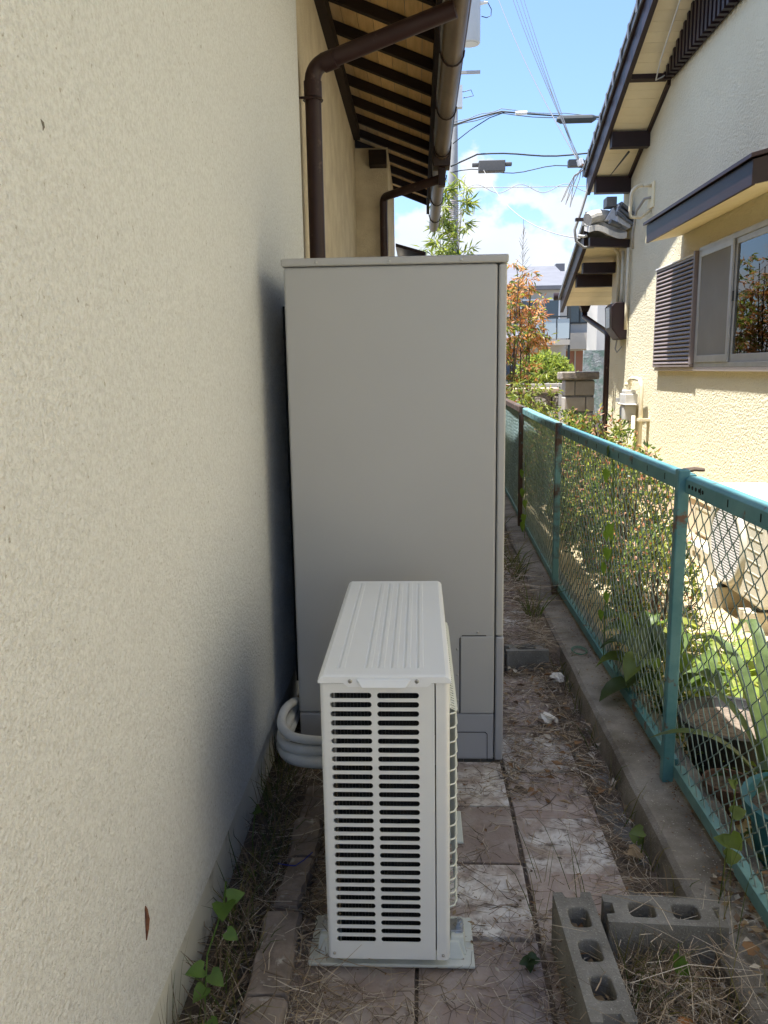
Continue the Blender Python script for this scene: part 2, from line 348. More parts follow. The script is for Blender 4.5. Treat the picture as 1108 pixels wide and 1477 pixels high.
# paving: loose square slabs, each one a piece
pav = thing('paving', 'stained square paving slabs laid down the narrow alley floor', 'paving', (0, 0, 0))
def slab_mesh(wx, wy):
    mb = MB(); mb.box(-wx / 2, wx / 2, -wy / 2, wy / 2, -.03, 0); return mb
slabproto = {}
def slab(x0, x1, y0, y1, z, mat):
    key = (round(x1 - x0, 3), round(y1 - y0, 3), mat.name)
    tilt = (U(-.008, .008), U(-.008, .008), U(-.012, .012))
    loc = ((x0 + x1) / 2, (y0 + y1) / 2, z)
    if key not in slabproto:
        o = slab_mesh(x1 - x0 - .006, y1 - y0 - .006).build('paving_slab', mat, pav, bevel=.003)
        o.location = loc; o.rotation_euler = tilt; slabproto[key] = o
    else: share(slabproto[key], loc, tilt)
P_, Q_ = m_tilepale, m_tilered
c1 = [(1.17, Q_), (1.47, Q_), (1.77, Q_), (2.07, P_), (2.375, Q_), (2.675, P_)]
for a, (y1, mt) in enumerate(c1):
    slab(-.015, .285, y1 - .30, y1, .012 if y1 > 2 else .005, mt)
for y1, mt in [(1.17, Q_), (1.47, P_), (1.77, Q_), (2.07, Q_), (2.37, Q_)]:
    slab(-.315, -.018, y1 - .30, y1, .004, mt)
for y1, mt in [(1.15, Q_), (1.44, Q_), (1.74, Q_), (2.04, Q_), (2.32, P_), (2.61, Q_), (2.91, P_), (3.21, Q_), (3.5, Q_)]:
    slab(.292, .556, y1 - .29, y1, .007 if y1 < 2.5 else .004, mt)
for y1 in (1.3, 1.6, 1.9, 2.2, 2.5, 2.8): slab(.56, .655, y1 - .3, y1, -.006, m_conc)
for k, y1 in enumerate((3.98, 4.25, 4.55, 4.85, 5.15)):
    slab(.29, .585, y1 - .29, y1, .088, (Q_, P_, Q_, Q_, P_)[k])
slab(-.44, .29, 2.69, 3.32, .012, m_conc)

# ------------------------------------------------------------------ house on the left
hl = thing('house', 'white stucco house with brown rafters and gutter, along the alley beside the heat pump', 'house', (-.53, 4, 0))
b = MB(); b.box(-6, -.53, -3.5, 3.82, .178, 3.54)
b.build('wall', m_stucco, hl)
b = MB(); b.box(-6, -.548, 3.82, 7.42, .178, 3.54); b.build('wall', m_stucco_old, hl)
b = MB(); b.box(-6, -.262, 7.42, 9.3, .178, 3.33); b.build('wall', m_stucco_old, hl)
b = MB(); b.box(-.57, -.545, 3.80, 3.835, .178, 3.40); b.box(-6, -.545, -3.5, 7.42, -.1, .178); b.box(-6, -.28, 7.42, 9.3, -.1, .178); b.build('foundation', m_found, hl)
b = MB(); b.prism([(-.5475, 3.365), (-.492, 3.365), (-.492, 3.455), (-.5475, 3.47)], 'y', 3.83, 7.3); b.build('wall_beam', m_wood, hl)
b = MB(); b.box(-.42, -.27, 7.28, 7.419, 3.16, 3.28); b.build('beam_end', m_wood, hl)
SL = .40
def zl(x): return 3.30 - SL * (x - .10) - .0   # underside of the boards
raf = None; k = 0
for i in range(-6, 17):
    y = 4.45 + .455 * (i - 0)
    if y > 9.6: break
    if raf is None:
        mb = MB(); mb.prism([(-.62, zl(-.62) - .066), (.10, zl(.10) - .066), (.10, zl(.10)), (-.62, zl(-.62))], 'y', -.023, .023)
        raf = mb.build('rafter', m_wood, hl, bevel=.003); raf.data.transform(Matrix.Translation(hl.location)) if False else None
        for v in raf.data.vertices: v.co.y += 4.0
        raf.location = (0, y - 4.0, 0)
    else: share(raf, (0, y - 4.0, 0))
for i in range(8):
    x0 = -.64 + i * .0965
    mb = MB(); x1 = x0 + .0935
    mb.prism([(x0, zl(x0) + .001), (x1, zl(x1) + .001), (x1, zl(x1) + .013), (x0, zl(x0) + .013)], 'y', .6, 9.62); mb.build('sheathing_board', m_board, hl)
b = MB(); b.prism([(.135, zl(.135) + .016), (.215, 3.285), (.225, 3.35), (-4, 3.35 + .42 * 4.22), (-4.2, zl(-4.2) + .016)], 'y', -3.6, 9.7); b.build('roof', m_kawara, hl)
b = MB(); b.box(.1005, .128, .6, 9.62, 3.165, 3.30); b.build('fascia', m_wood, hl)
def gutter(y0, y1, cx, cz, r):
    mb = MB(); n = 14; V = []
    for y in (y0, y1):
        for rr in (r, r - .004):
            for i in range(n + 1):
                t = math.pi * (1 + i / n); V.append((cx + rr * math.cos(t), y, cz + rr * math.sin(t) * 1.25))
    m1 = n + 1; Fc = []
    for i in range(n):
        Fc.append((i, i + 1, 2 * m1 + i + 1, 2 * m1 + i)); Fc.append((m1 + i + 1, m1 + i, 3 * m1 + i, 3 * m1 + i + 1))
        Fc.append((i + 1, i, m1 + i, m1 + i + 1)); Fc.append((2 * m1 + i, 2 * m1 + i + 1, 3 * m1 + i + 1, 3 * m1 + i))
    Fc += [(0, 2 * m1, 3 * m1, m1), (n, m1 + n, 3 * m1 + n, 2 * m1 + n)]
    mb.add(V, Fc)
    mb.tube([(cx + r, y0, cz + .002), (cx + r, y1, cz + .002)], .008, 6)
    g = mb.build('gutter', m_gutter, hl, smooth=True)
    es = g.modifiers.new('es', 'EDGE_SPLIT'); es.split_angle = R(50)
    return g
gutter(.3, 6.45, .187, 3.04, .056); gutter(6.55, 9.66, .182, 3.035, .052)
for y in (2.7, 3.6, 4.5, 5.4, 6.3, 7.2, 8.1, 9.0):
    mb = MB(); mb.tube([(.12, y, 3.16), (.122, y, 3.03)] + [(.187 + .0625 * math.cos(math.pi * (1 + i / 8)), y, 3.04 + .078 * math.sin(math.pi * (1 + i / 8))) for i in range(9)], .005, 5); mb.build('gutter_bracket', m_brown, hl)
b = MB(); b.hexa([(.12, 6.42, 2.93), (.25, 6.42, 2.93), (.25, 6.58, 2.93), (.12, 6.58, 2.93), (.115, 6.40, 3.06), (.262, 6.40, 3.10), (.262, 6.60, 3.10), (.115, 6.60, 3.06)])
b.box(.16, .215, 6.45, 6.55, 2.80, 2.93); b.build('gutter_outlet', m_brown, hl, bevel=.006)
def bend(p0, p1, p2, r, n=6):
    p0, p1, p2 = Vector(p0), Vector(p1), Vector(p2); a = p1 + (p0 - p1).normalized() * r; c = p1 + (p2 - p1).normalized() * r
    return [(a * (1 - t) ** 2 + p1 * 2 * t * (1 - t) + c * t * t) for t in [i / n for i in range(n + 1)]]
# near downpipe: gutter -> elbow -> down the wall
b = MB(); pt = [Vector((.17, 3.80, 2.955))] + bend((.17, 3.8, 2.955), (-.484, 3.97, 2.80), (-.484, 3.97, 2.0), .07, 8) + [Vector((-.484, 3.97, .15))]
b.tube(pt, .038, 16)
for a, c in ((1, 2),): pass
b.tube([(-.484, 3.97, 2.735), (-.484, 3.97, 2.665)], .0425, 16); b.tube([(-.43, 3.956, 2.809), (-.37, 3.94, 2.823)], .0425, 16)
b.build('downpipe', m_brownpipe, hl, smooth=True).modifiers.new('es', 'EDGE_SPLIT')
b = MB(); b.tube([(-.55, 3.93, 2.655), (-.484, 3.93, 2.655)], .006, 6); b.tube([(-.484 + .0445 * math.cos(t), 3.97 + .0445 * math.sin(t), 2.655) for t in [i * math.pi / 6 for i in range(13)]], .004, 5); b.build('pipe_clip', m_brown, hl)
b = MB(); pt = [Vector((.185, 6.52, 2.86))] + bend((.185, 6.52, 2.86), (-.30, 7.33, 2.90), (-.30, 7.33, 2), .07, 8) + [Vector((-.30, 7.33, .1))]
b.tube(pt, .034, 14); b.build('downpipe', m_brownpipe, hl, smooth=True)
# lean-to hood past the corner
b = MB(); b.box(-.25, .07, 9.31, 10.4, -.1, 2.66); b.build('lean_to', m_stucco_old, hl)
b = MB(); b.prism([(-.25, 2.80), (.09, 2.70), (.09, 2.665), (-.25, 2.765)], 'y', 9.27, 10.45); b.build('lean_to_roof', m_brown, hl)

# small marks on the near wall
b = MB()
for i in range(7):
    t = i / 6; b.add([], [])
b.tube([(-.529, 1.326, .345), (-.5275, 1.329, .365), (-.526, 1.331, .385), (-.528, 1.333, .405), (-.529, 1.334, .412)], [.001, .0035, .0045, .003, .0008], 7)
tag(b.build('insect_husk', m_cocoon), 'small brown insect husk stuck low on the white stucco wall', 'husk')
b = MB(); b.tube([(-.530, 1.176, 1.767), (-.5285, 1.179, 1.763), (-.5285, 1.181, 1.758), (-.530, 1.180, 1.753)], [.0006, .0019, .0015, .0005], 6)
tag(b.build('snail_shell', M('husk_grey', (.22, .20, .17), .8)), 'tiny grey husk stuck high on the white stucco wall', 'husk')

# row of stones edging the soil strip by the wall
estones = [(-.40, -.305, 1.20, 1.52, .05, -.02), (-.402, -.308, 1.53, 1.80, .052, .03), (-.385, -.315, 1.83, 2.03, .05, -.08), (-.39, -.305, 2.05, 2.24, .047, .04), (-.39, -.30, 2.26, 2.46, .03, 0)]
el = ['chipped grey edging stone nearest the camera, below the vine leaves', 'longest dark edging stone beside the white plastic foot of the heat pump', 'pale chipped edging stone with the blue string lying across its end', 'reddish edging stone just beyond the pale chipped one', 'half buried edging stone in front of the coiled white pipes']
for (x0, x1, y0, y1, z1, rz), lb in zip(estones, el):
    mb = MB(); nx, ny = 3, 8; hx, hy = (x1 - x0) / 2, (y1 - y0) / 2
    V = []; ring = []
    prof = [(-1, -.06), (-1, z1 - .012), (-.86, z1), (0, z1 + .002), (.86, z1), (1, z1 - .012), (1, -.06)]
    for j in range(ny + 1):
        for (u, z) in prof:
            q = Vector((u * 3, j * .9, y0 * 7)); V.append((u * hx + .006 * mnoise.noise(q), -hy + 2 * hy * j / ny + .006 * mnoise.noise(q + Vector((5, 0, 0))), z + .005 * mnoise.noise(q * 1.7)))
    m_ = len(prof); Fc = [(j * m_ + i, j * m_ + i + 1, (j + 1) * m_ + i + 1, (j + 1) * m_ + i) for j in range(ny) for i in range(m_ - 1)]
    Fc += [tuple(range(m_ - 1, -1, -1)), tuple(ny * m_ + i for i in range(m_))]
    mb.add(V, Fc); o = mb.build('edging_stone', M('edge_stone', (.33, .28, .25), .95, c2=(.19, .155, .135), vs_=14, vd=8, c3=(.55, .53, .5), s3=20, lo3=.58, hi3=.72, bump=.7, bs=90, bd=.004) if lb is el[0] else bpy.data.materials['edge_stone'])
    o.location = ((x0 + x1) / 2, (y0 + y1) / 2, 0); o.rotation_euler = (0, 0, rz); tag(o, lb, 'edging stone', 'edging stones along the house wall')

# ------------------------------------------------------------------ hot-water tank unit
tk = thing('water_heater_tank', 'tall grey hot water storage tank standing against the white wall', 'water tank', (-.08, 2.665, 0))
TX0, TX1, TY0, TY1 = -.440, .2575, 2.665, 3.30
b = MB(); b.box(TX0, TX1, TY0, TY1, .20, 1.744); b.build('body', m_tank, tk, bevel=.010, seg=4)
b = MB(); b.box(TX0 + .001, TX1, TY0 + .002, TY1, .022, .1985); b.build('skirt', m_tank2, tk, bevel=.008, seg=3)
b = MB(); b.box(.2605, .2870, TY0 - .001, TY1, .4885, 1.742); b.build('front_cover', m_tank, tk, bevel=.007, seg=3)
b = MB(); b.box(.2605, .2895, TY0 - .003, TY1, .022, .4855); b.build('front_cover', m_tank2, tk, bevel=.007, seg=3)
b = MB(); b.box(.287, .296, TY0 + .12, TY1 - .1, .5, .86); b.build('service_panel', m_tank, tk, bevel=.003)
b = MB(); b.box(TX0 - .006, .2915, TY0 - .007, TY1 + .005, 1.7455, 1.771); b.build('lid', m_tank, tk, bevel=.006, seg=3)
b = MB(); b.box(TX0 + .03, .24, TY0 + .03, TY1 - .03, .0, .03); b.box(.2578, .2602, TY0 + .012, TY1 - .01, .03, 1.74); b.build('base_frame', m_slot, tk)
b = MB(); b.box(-.5285, TX0 - .003, 3.16, 3.29, .12, 1.66); b.build('gap_light_block', m_black, tk)  # black box added to stop light coming through between tank and wall
# access cover: recessed line, plate
b = MB(); b.box(.138, .2555, TY0 - .0045, TY0 + .004, .2025, .488); b.build('access_cover', m_tank, tk, bevel=.003, seg=2)
b = MB(); b.prism([(.1345, .2025), (.1345, .48), (.1445, .4915), (.228, .4915), (.228, .4885), (.146, .4885), (.1375, .479), (.1375, .2025)], 'y', TY0 - .0012, TY0 + .002); b.build('cover_gap', m_slot, tk)
b = MB(); b.prism([(-.10, .129), (-.10, .127), (.226, .127), (.233, .120), (.2335, .024), (.2355, .024), (.235, .121), (.2275, .129)], 'y', TY0 + .0005, TY0 + .004); b.build('hatch_gap', m_slot, tk)
def screw(p, ax, parent, r=.0055):
    mb = MB(); a = Vector(ax); p = Vector(p); mb.tube([p, p + a * .002, p + a * .0035], [r, r * .9, r * .45], 10); return mb.build('screw', m_screw, parent, smooth=False)
for x in (-.331, -.094, .138): screw((x, TY0 - .007, 1.757), (0, -1, 0), tk)
for x, z in ((.198, .503), (.127, .44), (.127, .345), (.127, .25)): screw((x, TY0, z), (0, -1, 0), tk, .0045)
# insulated pipes curling out behind the heat pump
hp = thing('pipe_coil', 'white taped pipes coiled low between the wall and the heat pump', 'pipes', (-.4, 2.5, 0))
def hose(z, r, pts): 
    mb = MB(); V = [Vector(p) for p in pts]; out = []
    for i in range(len(V) - 1):
        p0 = V[max(i - 1, 0)]; p1 = V[i]; p2 = V[i + 1]; p3 = V[min(i + 2, len(V) - 1)]
        for k in range(6):
            t = k / 6; out.append(.5 * ((2 * p1) + (p2 - p0) * t + (2 * p0 - 5 * p1 + 4 * p2 - p3) * t * t + (3 * p1 - p0 - 3 * p2 + p3) * t ** 3))
    out.append(V[-1]); mb.tube(out, r, 12); return mb.build('pipe', m_hose, hp, smooth=True)
hose(0, .0155, [(-.458, 2.90, .12), (-.458, 2.78, .19), (-.462, 2.68, .235), (-.476, 2.58, .250), (-.475, 2.50, .235), (-.445, 2.45, .222), (-.40, 2.43, .216), (-.32, 2.42, .214), (-.2, 2.43, .213)])
hose(0, .0175, [(-.47, 2.80, .184), (-.476, 2.62, .184), (-.480, 2.52, .183), (-.45, 2.45, .180), (-.38, 2.42, .180), (-.30, 2.42, .181), (-.18, 2.43, .182)])
hose(0, .0205, [(-.47, 2.80, .150), (-.474, 2.62, .150), (-.478, 2.52, .149), (-.44, 2.44, .146), (-.37, 2.41, .145), (-.28, 2.41, .146), (-.18, 2.43, .148)])

# ------------------------------------------------------------------ heat pump outdoor unit
hx0, hx1, hy0, hy1, hz0, hz1 = -.224, .062, 1.639, 2.417, .055, .736
ac = thing('heat_pump', 'white heat pump outdoor unit with louvred side standing on plastic feet', 'heat pump', (-.08, 2.02, 0))
b = MB()
ph = .0215; hh = .0066
zc = [.7075 - ph * i for i in range(29)]
ztop = zc[0] + ph / 2; zbot = zc[-1] - ph / 2
pm = lambda u, v, d: (u, hy0 + d, v)
colx = [(-.201, -.110), (-.0975, -.0055)]
xc = [-.205, -.1038, -.0015]
for ci, (a, c) in enumerate(colx):
    for z in zc:
        b.hole_cell(pm, xc[ci], xc[ci + 1], z - ph / 2, z + ph / 2, a, c, z - hh, z + hh, .0058, .0022)
e = .011   # corner radius
def quad(u0, u1, v0, v1): b.add([pm(u0, v0, 0), pm(u1, v0, 0), pm(u1, v1, 0), pm(u0, v1, 0)], [(0, 1, 2, 3)])
quad(hx0 + e, xc[0], hz0, hz1); quad(xc[2], .0285, hz0, hz1); quad(xc[0], xc[2], ztop, hz1); quad(xc[0], xc[2], hz0, zbot)
# rounded left corner and back side
arc = [(hx0 + e - e * math.sin(t), hy0 + e - e * math.cos(t)) for t in [i * math.pi / 12 for i in range(7)]]
for i in range(6):
    (x0, y0), (x1, y1) = arc[i], arc[i + 1]; b.add([(x0, y0, hz0), (x0, y0, hz1), (x1, y1, hz1), (x1, y1, hz0)], [(0, 1, 2, 3)])
b.add([(hx0, hy0 + e, hz0), (hx0, hy0 + e, hz1), (hx0, hy0 + .12, hz1), (hx0, hy0 + .12, hz0)], [(0, 1, 2, 3)])
b.add([(hx0, hy0 + .12, hz0), (hx0 + .012, hy0 + .12, hz0), (hx0 + .012, hy0 + .12, hz1), (hx0, hy0 + .12, hz1)], [(0, 1, 2, 3)])
b.box(hx0 + .01, .0285, hy0 + .001, hy0 + .012, hz0 - .002, hz0 + .02)
b.build('side_panel', m_unit, ac, smooth=False)
# front corner column and fan side
b = MB(); poly = [(.0315, hy0 + .0005), (hx1 - .012, hy0 + .0005)] + [(hx1 - .012 + .012 * math.sin(t), hy0 + .0125 - .012 * math.cos(t)) for t in [i * math.pi / 12 for i in range(1, 7)]] + [(hx1, hy0 + .07), (.0315, hy0 + .07)]
b.prism(poly, 'z', hz0 - .002, hz1); b.build('corner_panel', m_unit, ac)
b = MB()
b.box(hx1 - .008, hx1, hy0 + .0705, hy0 + .09, hz0, hz1); b.box(hx1 - .008, hx1, hy1 - .05, hy1, hz0, hz1)
b.box(hx1 - .008, hx1, hy0 + .09, hy1 - .05, hz1 - .10, hz1); b.box(hx1 - .008, hx1, hy0 + .09, hy1 - .05, hz0, hz0 + .08)
b.box(hx0 + .012, hx1 - .0085, hy1 - .008, hy1, hz0, hz1); b.build('front_panel', m_unit, ac)
b = MB(); b.box(hx0 + .03, .02, hy0 + .035, hy1 - .03, hz0 + .01, hz1 - .005)
for i in range(60):
    y = hy0 + .13 + i * .0105; b.box(hx0 + .022, hx0 + .0295, y, y + .0015, hz0 + .02, hz1 - .01)
for i in range(26): b.box(-.2 + i * .0078, -.1988 + i * .0078, hy0 + .030, hy0 + .0345, hz0 + .01, hz1 - .01)
b.build('coil', m_fin, ac)
b = MB(); b.box(hx0 + .02, hx1 - .02, hy0 + .02, hy1 - .02, hz0 + .002, hz0 + .0095); b.build('base_pan', m_unit, ac)
# lid with ribs, apron and pull lip
b = MB(); rib = [-.186, -.125, -.0975, -.0685, -.0395, -.010]
lx0, lx1, ly0, ly1, lt = hx0 - .003, hx1 + .003, hy0 - .004, hy1 + .004, .756
sections = []
def lidprof(edge):
    P = [(lx0, .738), (lx0, lt - .010), (lx0 + .004, lt - .004), (lx0 + .012, lt)]
    for x in rib: P += [(x - .0022, lt), (x - .001, lt - (.0025 if edge else 0)), (x + .001, lt - (.0025 if edge else 0)), (x + .006, lt + (.0012 if edge else 0)), (x + .014, lt + (.0012 if edge else 0)), (x + .016, lt)]
    P += [(lx1 - .012, lt), (lx1 - .004, lt - .004), (lx1, lt - .010), (lx1, .738)]; return P
ys = [(ly0, -.004, 0), (ly0 + .004, -.001, 0), (ly0 + .012, 0, 0), (ly0 + .040, 0, 0), (ly0 + .046, 0, 1), (ly1 - .035, 0, 1), (ly1 - .03, 0, 0), (ly1 - .005, 0, 0), (ly1, -.004, 0)]
V = []; npf = None
for y, dz, eg in ys:
    pr = lidprof(eg); npf = len(pr)
    for i, (x, z) in enumerate(pr): V.append((x, y, z + (dz if 0 < i < npf - 1 else 0)))
Fc = [(j * npf + i, j * npf + i + 1, (j + 1) * npf + i + 1, (j + 1) * npf + i) for j in range(len(ys) - 1) for i in range(npf - 1)]
Fc += [tuple(range(npf - 1, -1, -1)), tuple((len(ys) - 1) * npf + i for i in range(npf))]
b.add(V, Fc)
b.prism([(-.170, .7365), (-.160, .729), (.012, .729), (.022, .7365), (.022, .738), (-.17, .738)], 'y', ly0, ly0 + .003)
lo = b.build('lid', m_unittop, ac, smooth=False)
b = MB(); b.hexa([(-.130, ly0 - .0145, .7315), (-.034, ly0 - .0145, .7315), (-.034, ly0 + .001, .7335), (-.130, ly0 + .001, .7335), (-.142, ly0 - .0045, .7475), (-.022, ly0 - .0045, .7475), (-.022, ly0 + .001, .7475), (-.142, ly0 + .001, .7475)])
b.build('lid_grip', m_unittop, ac, bevel=.003)
for x in (-.156, -.010): screw((x, ly0, .7425), (0, -1, 0), ac, .005)
for x, z in ((-.208, .068), (.046, .066)): screw((x, hy0, z), (0, -1, 0), ac, .0038)
# fan grille on the alley side
b = MB(); gx = hx1 + .020; gy0, gy1, gz0, gz1 = hy0 + .085, hy1 - .045, .135, .63
for i in range(15):
    z = gz0 + (gz1 - gz0) * i / 14
    b.tube([(hx1 - .002, gy0 - .01, z), (gx - .006, gy0, z), (gx, gy0 + .02, z), (gx, gy1 - .02, z), (gx - .006, gy1, z), (hx1 - .002, gy1 + .01, z)], .0021, 6)
for i in range(26):
    y = gy0 + .015 + (gy1 - gy0 - .03) * i / 25; b.tube([(hx1 - .002, y, gz1 + .012), (gx - .003, y, gz1), (gx - .003, y, gz0), (hx1 - .002, y, gz0 - .012)], .0016, 5)
b.build('fan_grille', m_grille, ac, smooth=True)
b = MB(); pt = lambda u, v, d: (v, u, gz1 + .0132 - (v - hx1) * .5 - d)
for i in range(44):
    y0 = gy0 + (gy1 - gy0) * i / 44; y1 = gy0 + (gy1 - gy0) * (i + 1) / 44
    b.hole_cell(pt, y0, y1, hx1, gx, y0 + .004, y1 - .004, hx1 + .005, gx - .004, .003, .002, k=2)
b.build('grille_top', m_grille, ac)
b = MB(); b.lathe([(.23, 0), (.23, .001)], (0, 0, 0), 32)
fan = MB(); cx_, cy_, cz_ = hx1 - .06, hy0 + .34, .385
for k in range(3):
    a0 = k * 2.0944; pts = []
    V = []
    for i in range(7):
        for j in range(2):
            t = a0 + i * .22; rr = .06 + j * .15; V.append((cx_ + (i - 3) * .012, cy_ + rr * math.cos(t), cz_ + rr * math.sin(t)))
    fan.add(V, [(i * 2, i * 2 + 1, i * 2 + 3, i * 2 + 2) for i in range(6)])
fan.tube([(cx_ - .03, cy_, cz_), (cx_ + .03, cy_, cz_)], .06, 20)
fan.build('fan', m_fin, ac)
b = MB(); b.box(hx0 + .02, .0195, hy1 - .3, hy1 - .01, hz0 + .02, hz1 - .02); b.build('compressor_bay', m_black, ac)
b = MB(); b.box(hx0 - .012, hx0 + .0118, hy1 - .16, hy1 - .10, hz1 - .085, hz1 - .03); b.build('valve_cover', m_black, ac, bevel=.005)
for y in (1.745, 2.245):
    for x0, x1 in ((hx0 - .038, hx0 - .0), (hx1 - .0, hx1 + .036)): b = MB(); b.box(x0, x1, y - .022, y + .022, .0625, .0655); b.build('mounting_foot', m_screw, ac, bevel=.001)
# plastic feet (blocks) under the unit
def footblock(yc, lb):
    t = thing('plastic_foot', lb, 'support block', (-.08, yc, 0), 'plastic support blocks under the heat pump')
    mb = MB(); x0, x1 = -.276, .122; q = .018
    mb.box(x0, x1, yc - .085, yc + .085, .013, .022)
    mb.hexa([(x0 + .022, yc - .066, .022), (x1 - .022, yc - .066, .022), (x1 - .022, yc + .066, .022), (x0 + .022, yc + .066, .022), (x0 + .036, yc - .045, .0535), (x1 - .036, yc - .045, .0535), (x1 - .036, yc + .045, .0535), (x0 + .036, yc + .045, .0535)])
    mb.build('block', m_plastic, t, bevel=.003)
    mb = MB(); mb.hexa([(x0 + .018, yc - .052, .022), (x0 + .060, yc - .052, .022), (x0 + .060, yc + .052, .022), (x0 + .018, yc + .052, .022), (x0 + .024, yc - .036, .062), (x0 + .056, yc - .036, .062), (x0 + .056, yc + .036, .062), (x0 + .024, yc + .036, .062)])
    mb.build('pedestal', m_plastic, t, bevel=.004); mb = MB(); mb.hexa([(x1 - .060, yc - .052, .022), (x1 - .018, yc - .052, .022), (x1 - .018, yc + .052, .022), (x1 - .060, yc + .052, .022), (x1 - .056, yc - .036, .062), (x1 - .024, yc - .036, .062), (x1 - .024, yc + .036, .062), (x1 - .056, yc + .036, .062)])
    mb.build('pedestal', m_plastic, t, bevel=.004)
    for x in (x0 + .036, x1 - .036):
        mb = MB(); mb.lathe([(.013, .0655), (.013, .0675), (.0085, .068), (.0085, .0745), (.0045, .075), (.0045, .084)], (x, yc, 0), 6); mb.build('bolt', m_screw, t)
        mb = MB(); mb.tube([(x - .008, yc - .025, .0635), (x - .008, yc + .025, .0635), (x + .008, yc + .025, .0635), (x + .008, yc - .025, .0635), (x - .008, yc - .025, .0635)], .0018, 5); mb.build('slot_rim', m_screw, t)
footblock(1.745, 'white plastic support block under the near louvred end of the heat pump')
footblock(2.245, 'white plastic support block under the tank end of the heat pump')

# ------------------------------------------------------------------ hollow concrete blocks
def hollow(name, lb, cat, c, rz, ln, wd, z0, z1, holes, mat, notch=True, group=None, axis='z'):
    mb = MB(); hl_, hw_ = ln / 2, wd / 2
    n = holes; cell = ln / n
    if axis == 'z':
        P = lambda u, v, d: (u, v, z1 - d); dep = z1 - z0 - .01
    nz = [mnoise.noise(Vector((i, c[0] * 9, 3))) * .002 for i in range(20)]
    for i in range(n):
        u0 = -hl_ + i * cell; mb.hole_cell(P, u0, u0 + cell, -hw_, hw_, u0 + .028, u0 + cell - .028, -hw_ + .023, hw_ - .023, .014, dep, k=3)
    V = [(-hl_, -hw_, z0), (hl_, -hw_, z0), (hl_, hw_, z0), (-hl_, hw_, z0), (-hl_, -hw_, z1), (hl_, -hw_, z1), (hl_, hw_, z1), (-hl_, hw_, z1)]
    mb.add(V, [(0, 1, 5, 4), (1, 2, 6, 5), (2, 3, 7, 6), (3, 0, 4, 7), (0, 3, 2, 1)])
    o = mb.build(name, mat); o.location = (c[0], c[1], 0); o.rotation_euler = (0, 0, rz)
    bv = o.modifiers.new('b', 'BEVEL'); bv.width = .004; bv.segments = 2; bv.limit_method = 'ANGLE'; bv.angle_limit = R(60)
    tag(o, lb, cat, group); return o
def hollow_end(name, lb, c, rz, ln, wd, z0, z1, mat, nh, group=None, near_first=False):
    """Japanese hollow block: nh closed cells and a half-open notch at one end"""
    mb = MB(); hl_, hw_ = ln / 2, wd / 2; nt_ = .035
    P = lambda u, v, d: (u, v, z1 - d); dep = z1 - z0 - .012
    body0 = -hl_ + nt_; cell = (ln - 2 * nt_) / nh
    for i in range(nh):
        u0 = body0 + i * cell; mb.hole_cell(P, u0, u0 + cell, -hw_, hw_, u0 + .02, u0 + cell - .02, -hw_ + .023, hw_ - .023, .013, dep, k=3)
    out = [(-hl_, -hw_), (hl_, -hw_), (hl_, -.022), (hl_ - .02, -.018), (hl_ - .02, .018), (hl_, .022), (hl_, hw_), (-hl_, hw_), (-hl_, .022), (-hl_ + .02, .018), (-hl_ + .02, -.018), (-hl_, -.022)]
    m_ = len(out); V = [(u, v, z0) for u, v in out] + [(u, v, z1) for u, v in out]
    mb.add(V, [(i, (i + 1) % m_, m_ + (i + 1) % m_, m_ + i) for i in range(m_)] + [tuple(range(m_ - 1, -1, -1))])
    for sg in (1, -1):
        x1 = hl_ if sg > 0 else -hl_; xi = (hl_ - nt_) * sg; xm = (hl_ - .02) * sg
        V = [(xi, -hw_, z1), (x1, -hw_, z1), (x1, -.022, z1), (xm, -.018, z1), (xm, .018, z1), (x1, .022, z1), (x1, hw_, z1), (xi, hw_, z1)]
        mb.add(V, [tuple(range(8)) if sg > 0 else tuple(range(7, -1, -1))])
    o = mb.build(name, mat); o.location = (c[0], c[1], 0); o.rotation_euler = (0, 0, rz)
    bv = o.modifiers.new('b', 'BEVEL'); bv.width = .004; bv.segments = 2; bv.limit_method = 'ANGLE'; bv.angle_limit = R(60)
    tag(o, lb, 'concrete block', group); return o
BG = 'hollow concrete blocks on the alley floor'
hollow_end('hollow_block', 'grey hollow concrete block pointing at the camera, dry straw in its holes', (.365, 1.555), R(91.5), .39, .092, -.03, .155, m_conc, 3, BG)
hollow_end('hollow_block', 'grey hollow concrete block lying crosswise between the other block and the kerb', (.565, 1.695), R(-3), .27, .098, -.03, .150, m_conc, 2, BG)
hollow_end('hollow_block', 'half buried concrete block forming a step on the alley beside the tank', (.50, 3.63), R(3), .20, .095, -.03, .098, m_conc, 1, BG)
hollow_end('hollow_block', 'narrow end of a concrete block half hidden behind the tank edge', (.31, 3.62), R(2), .16, .095, -.03, .095, m_conc, 1, BG)

# ------------------------------------------------------------------ chain link fence
def xf(y): return .785 + max(0, y - 4.5) * .026
fn = thing('chain_link_fence', 'faded teal chain link fence with rusty posts on the concrete kerb', 'fence', (.79, 4.5, .1))
posts = [(.26, 1.10, m_teal), (2.39, 1.105, m_teal), (4.53, 1.10, m_rust), (6.58, 1.10, m_rust), (8.68, 1.10, m_rust)]
def post(y, zt, mt, lb=None, zsplit=None):
    x = xf(y) - .002; n_ = random.uniform(-.004, .004)
    mb = MB(); s_ = .0175
    mb.hexa([(x - s_, y - s_, .07), (x + s_, y - s_, .07), (x + s_, y + s_, .07), (x - s_, y + s_, .07), (x - s_ + n_, y - s_, zt), (x + s_ + n_, y - s_, zt), (x + s_ + n_, y + s_, zt), (x - s_ + n_, y + s_, zt)])
    o = mb.build('post', mt, fn, bevel=.005, seg=3)
    if lb: o['label'] = lb
    return o
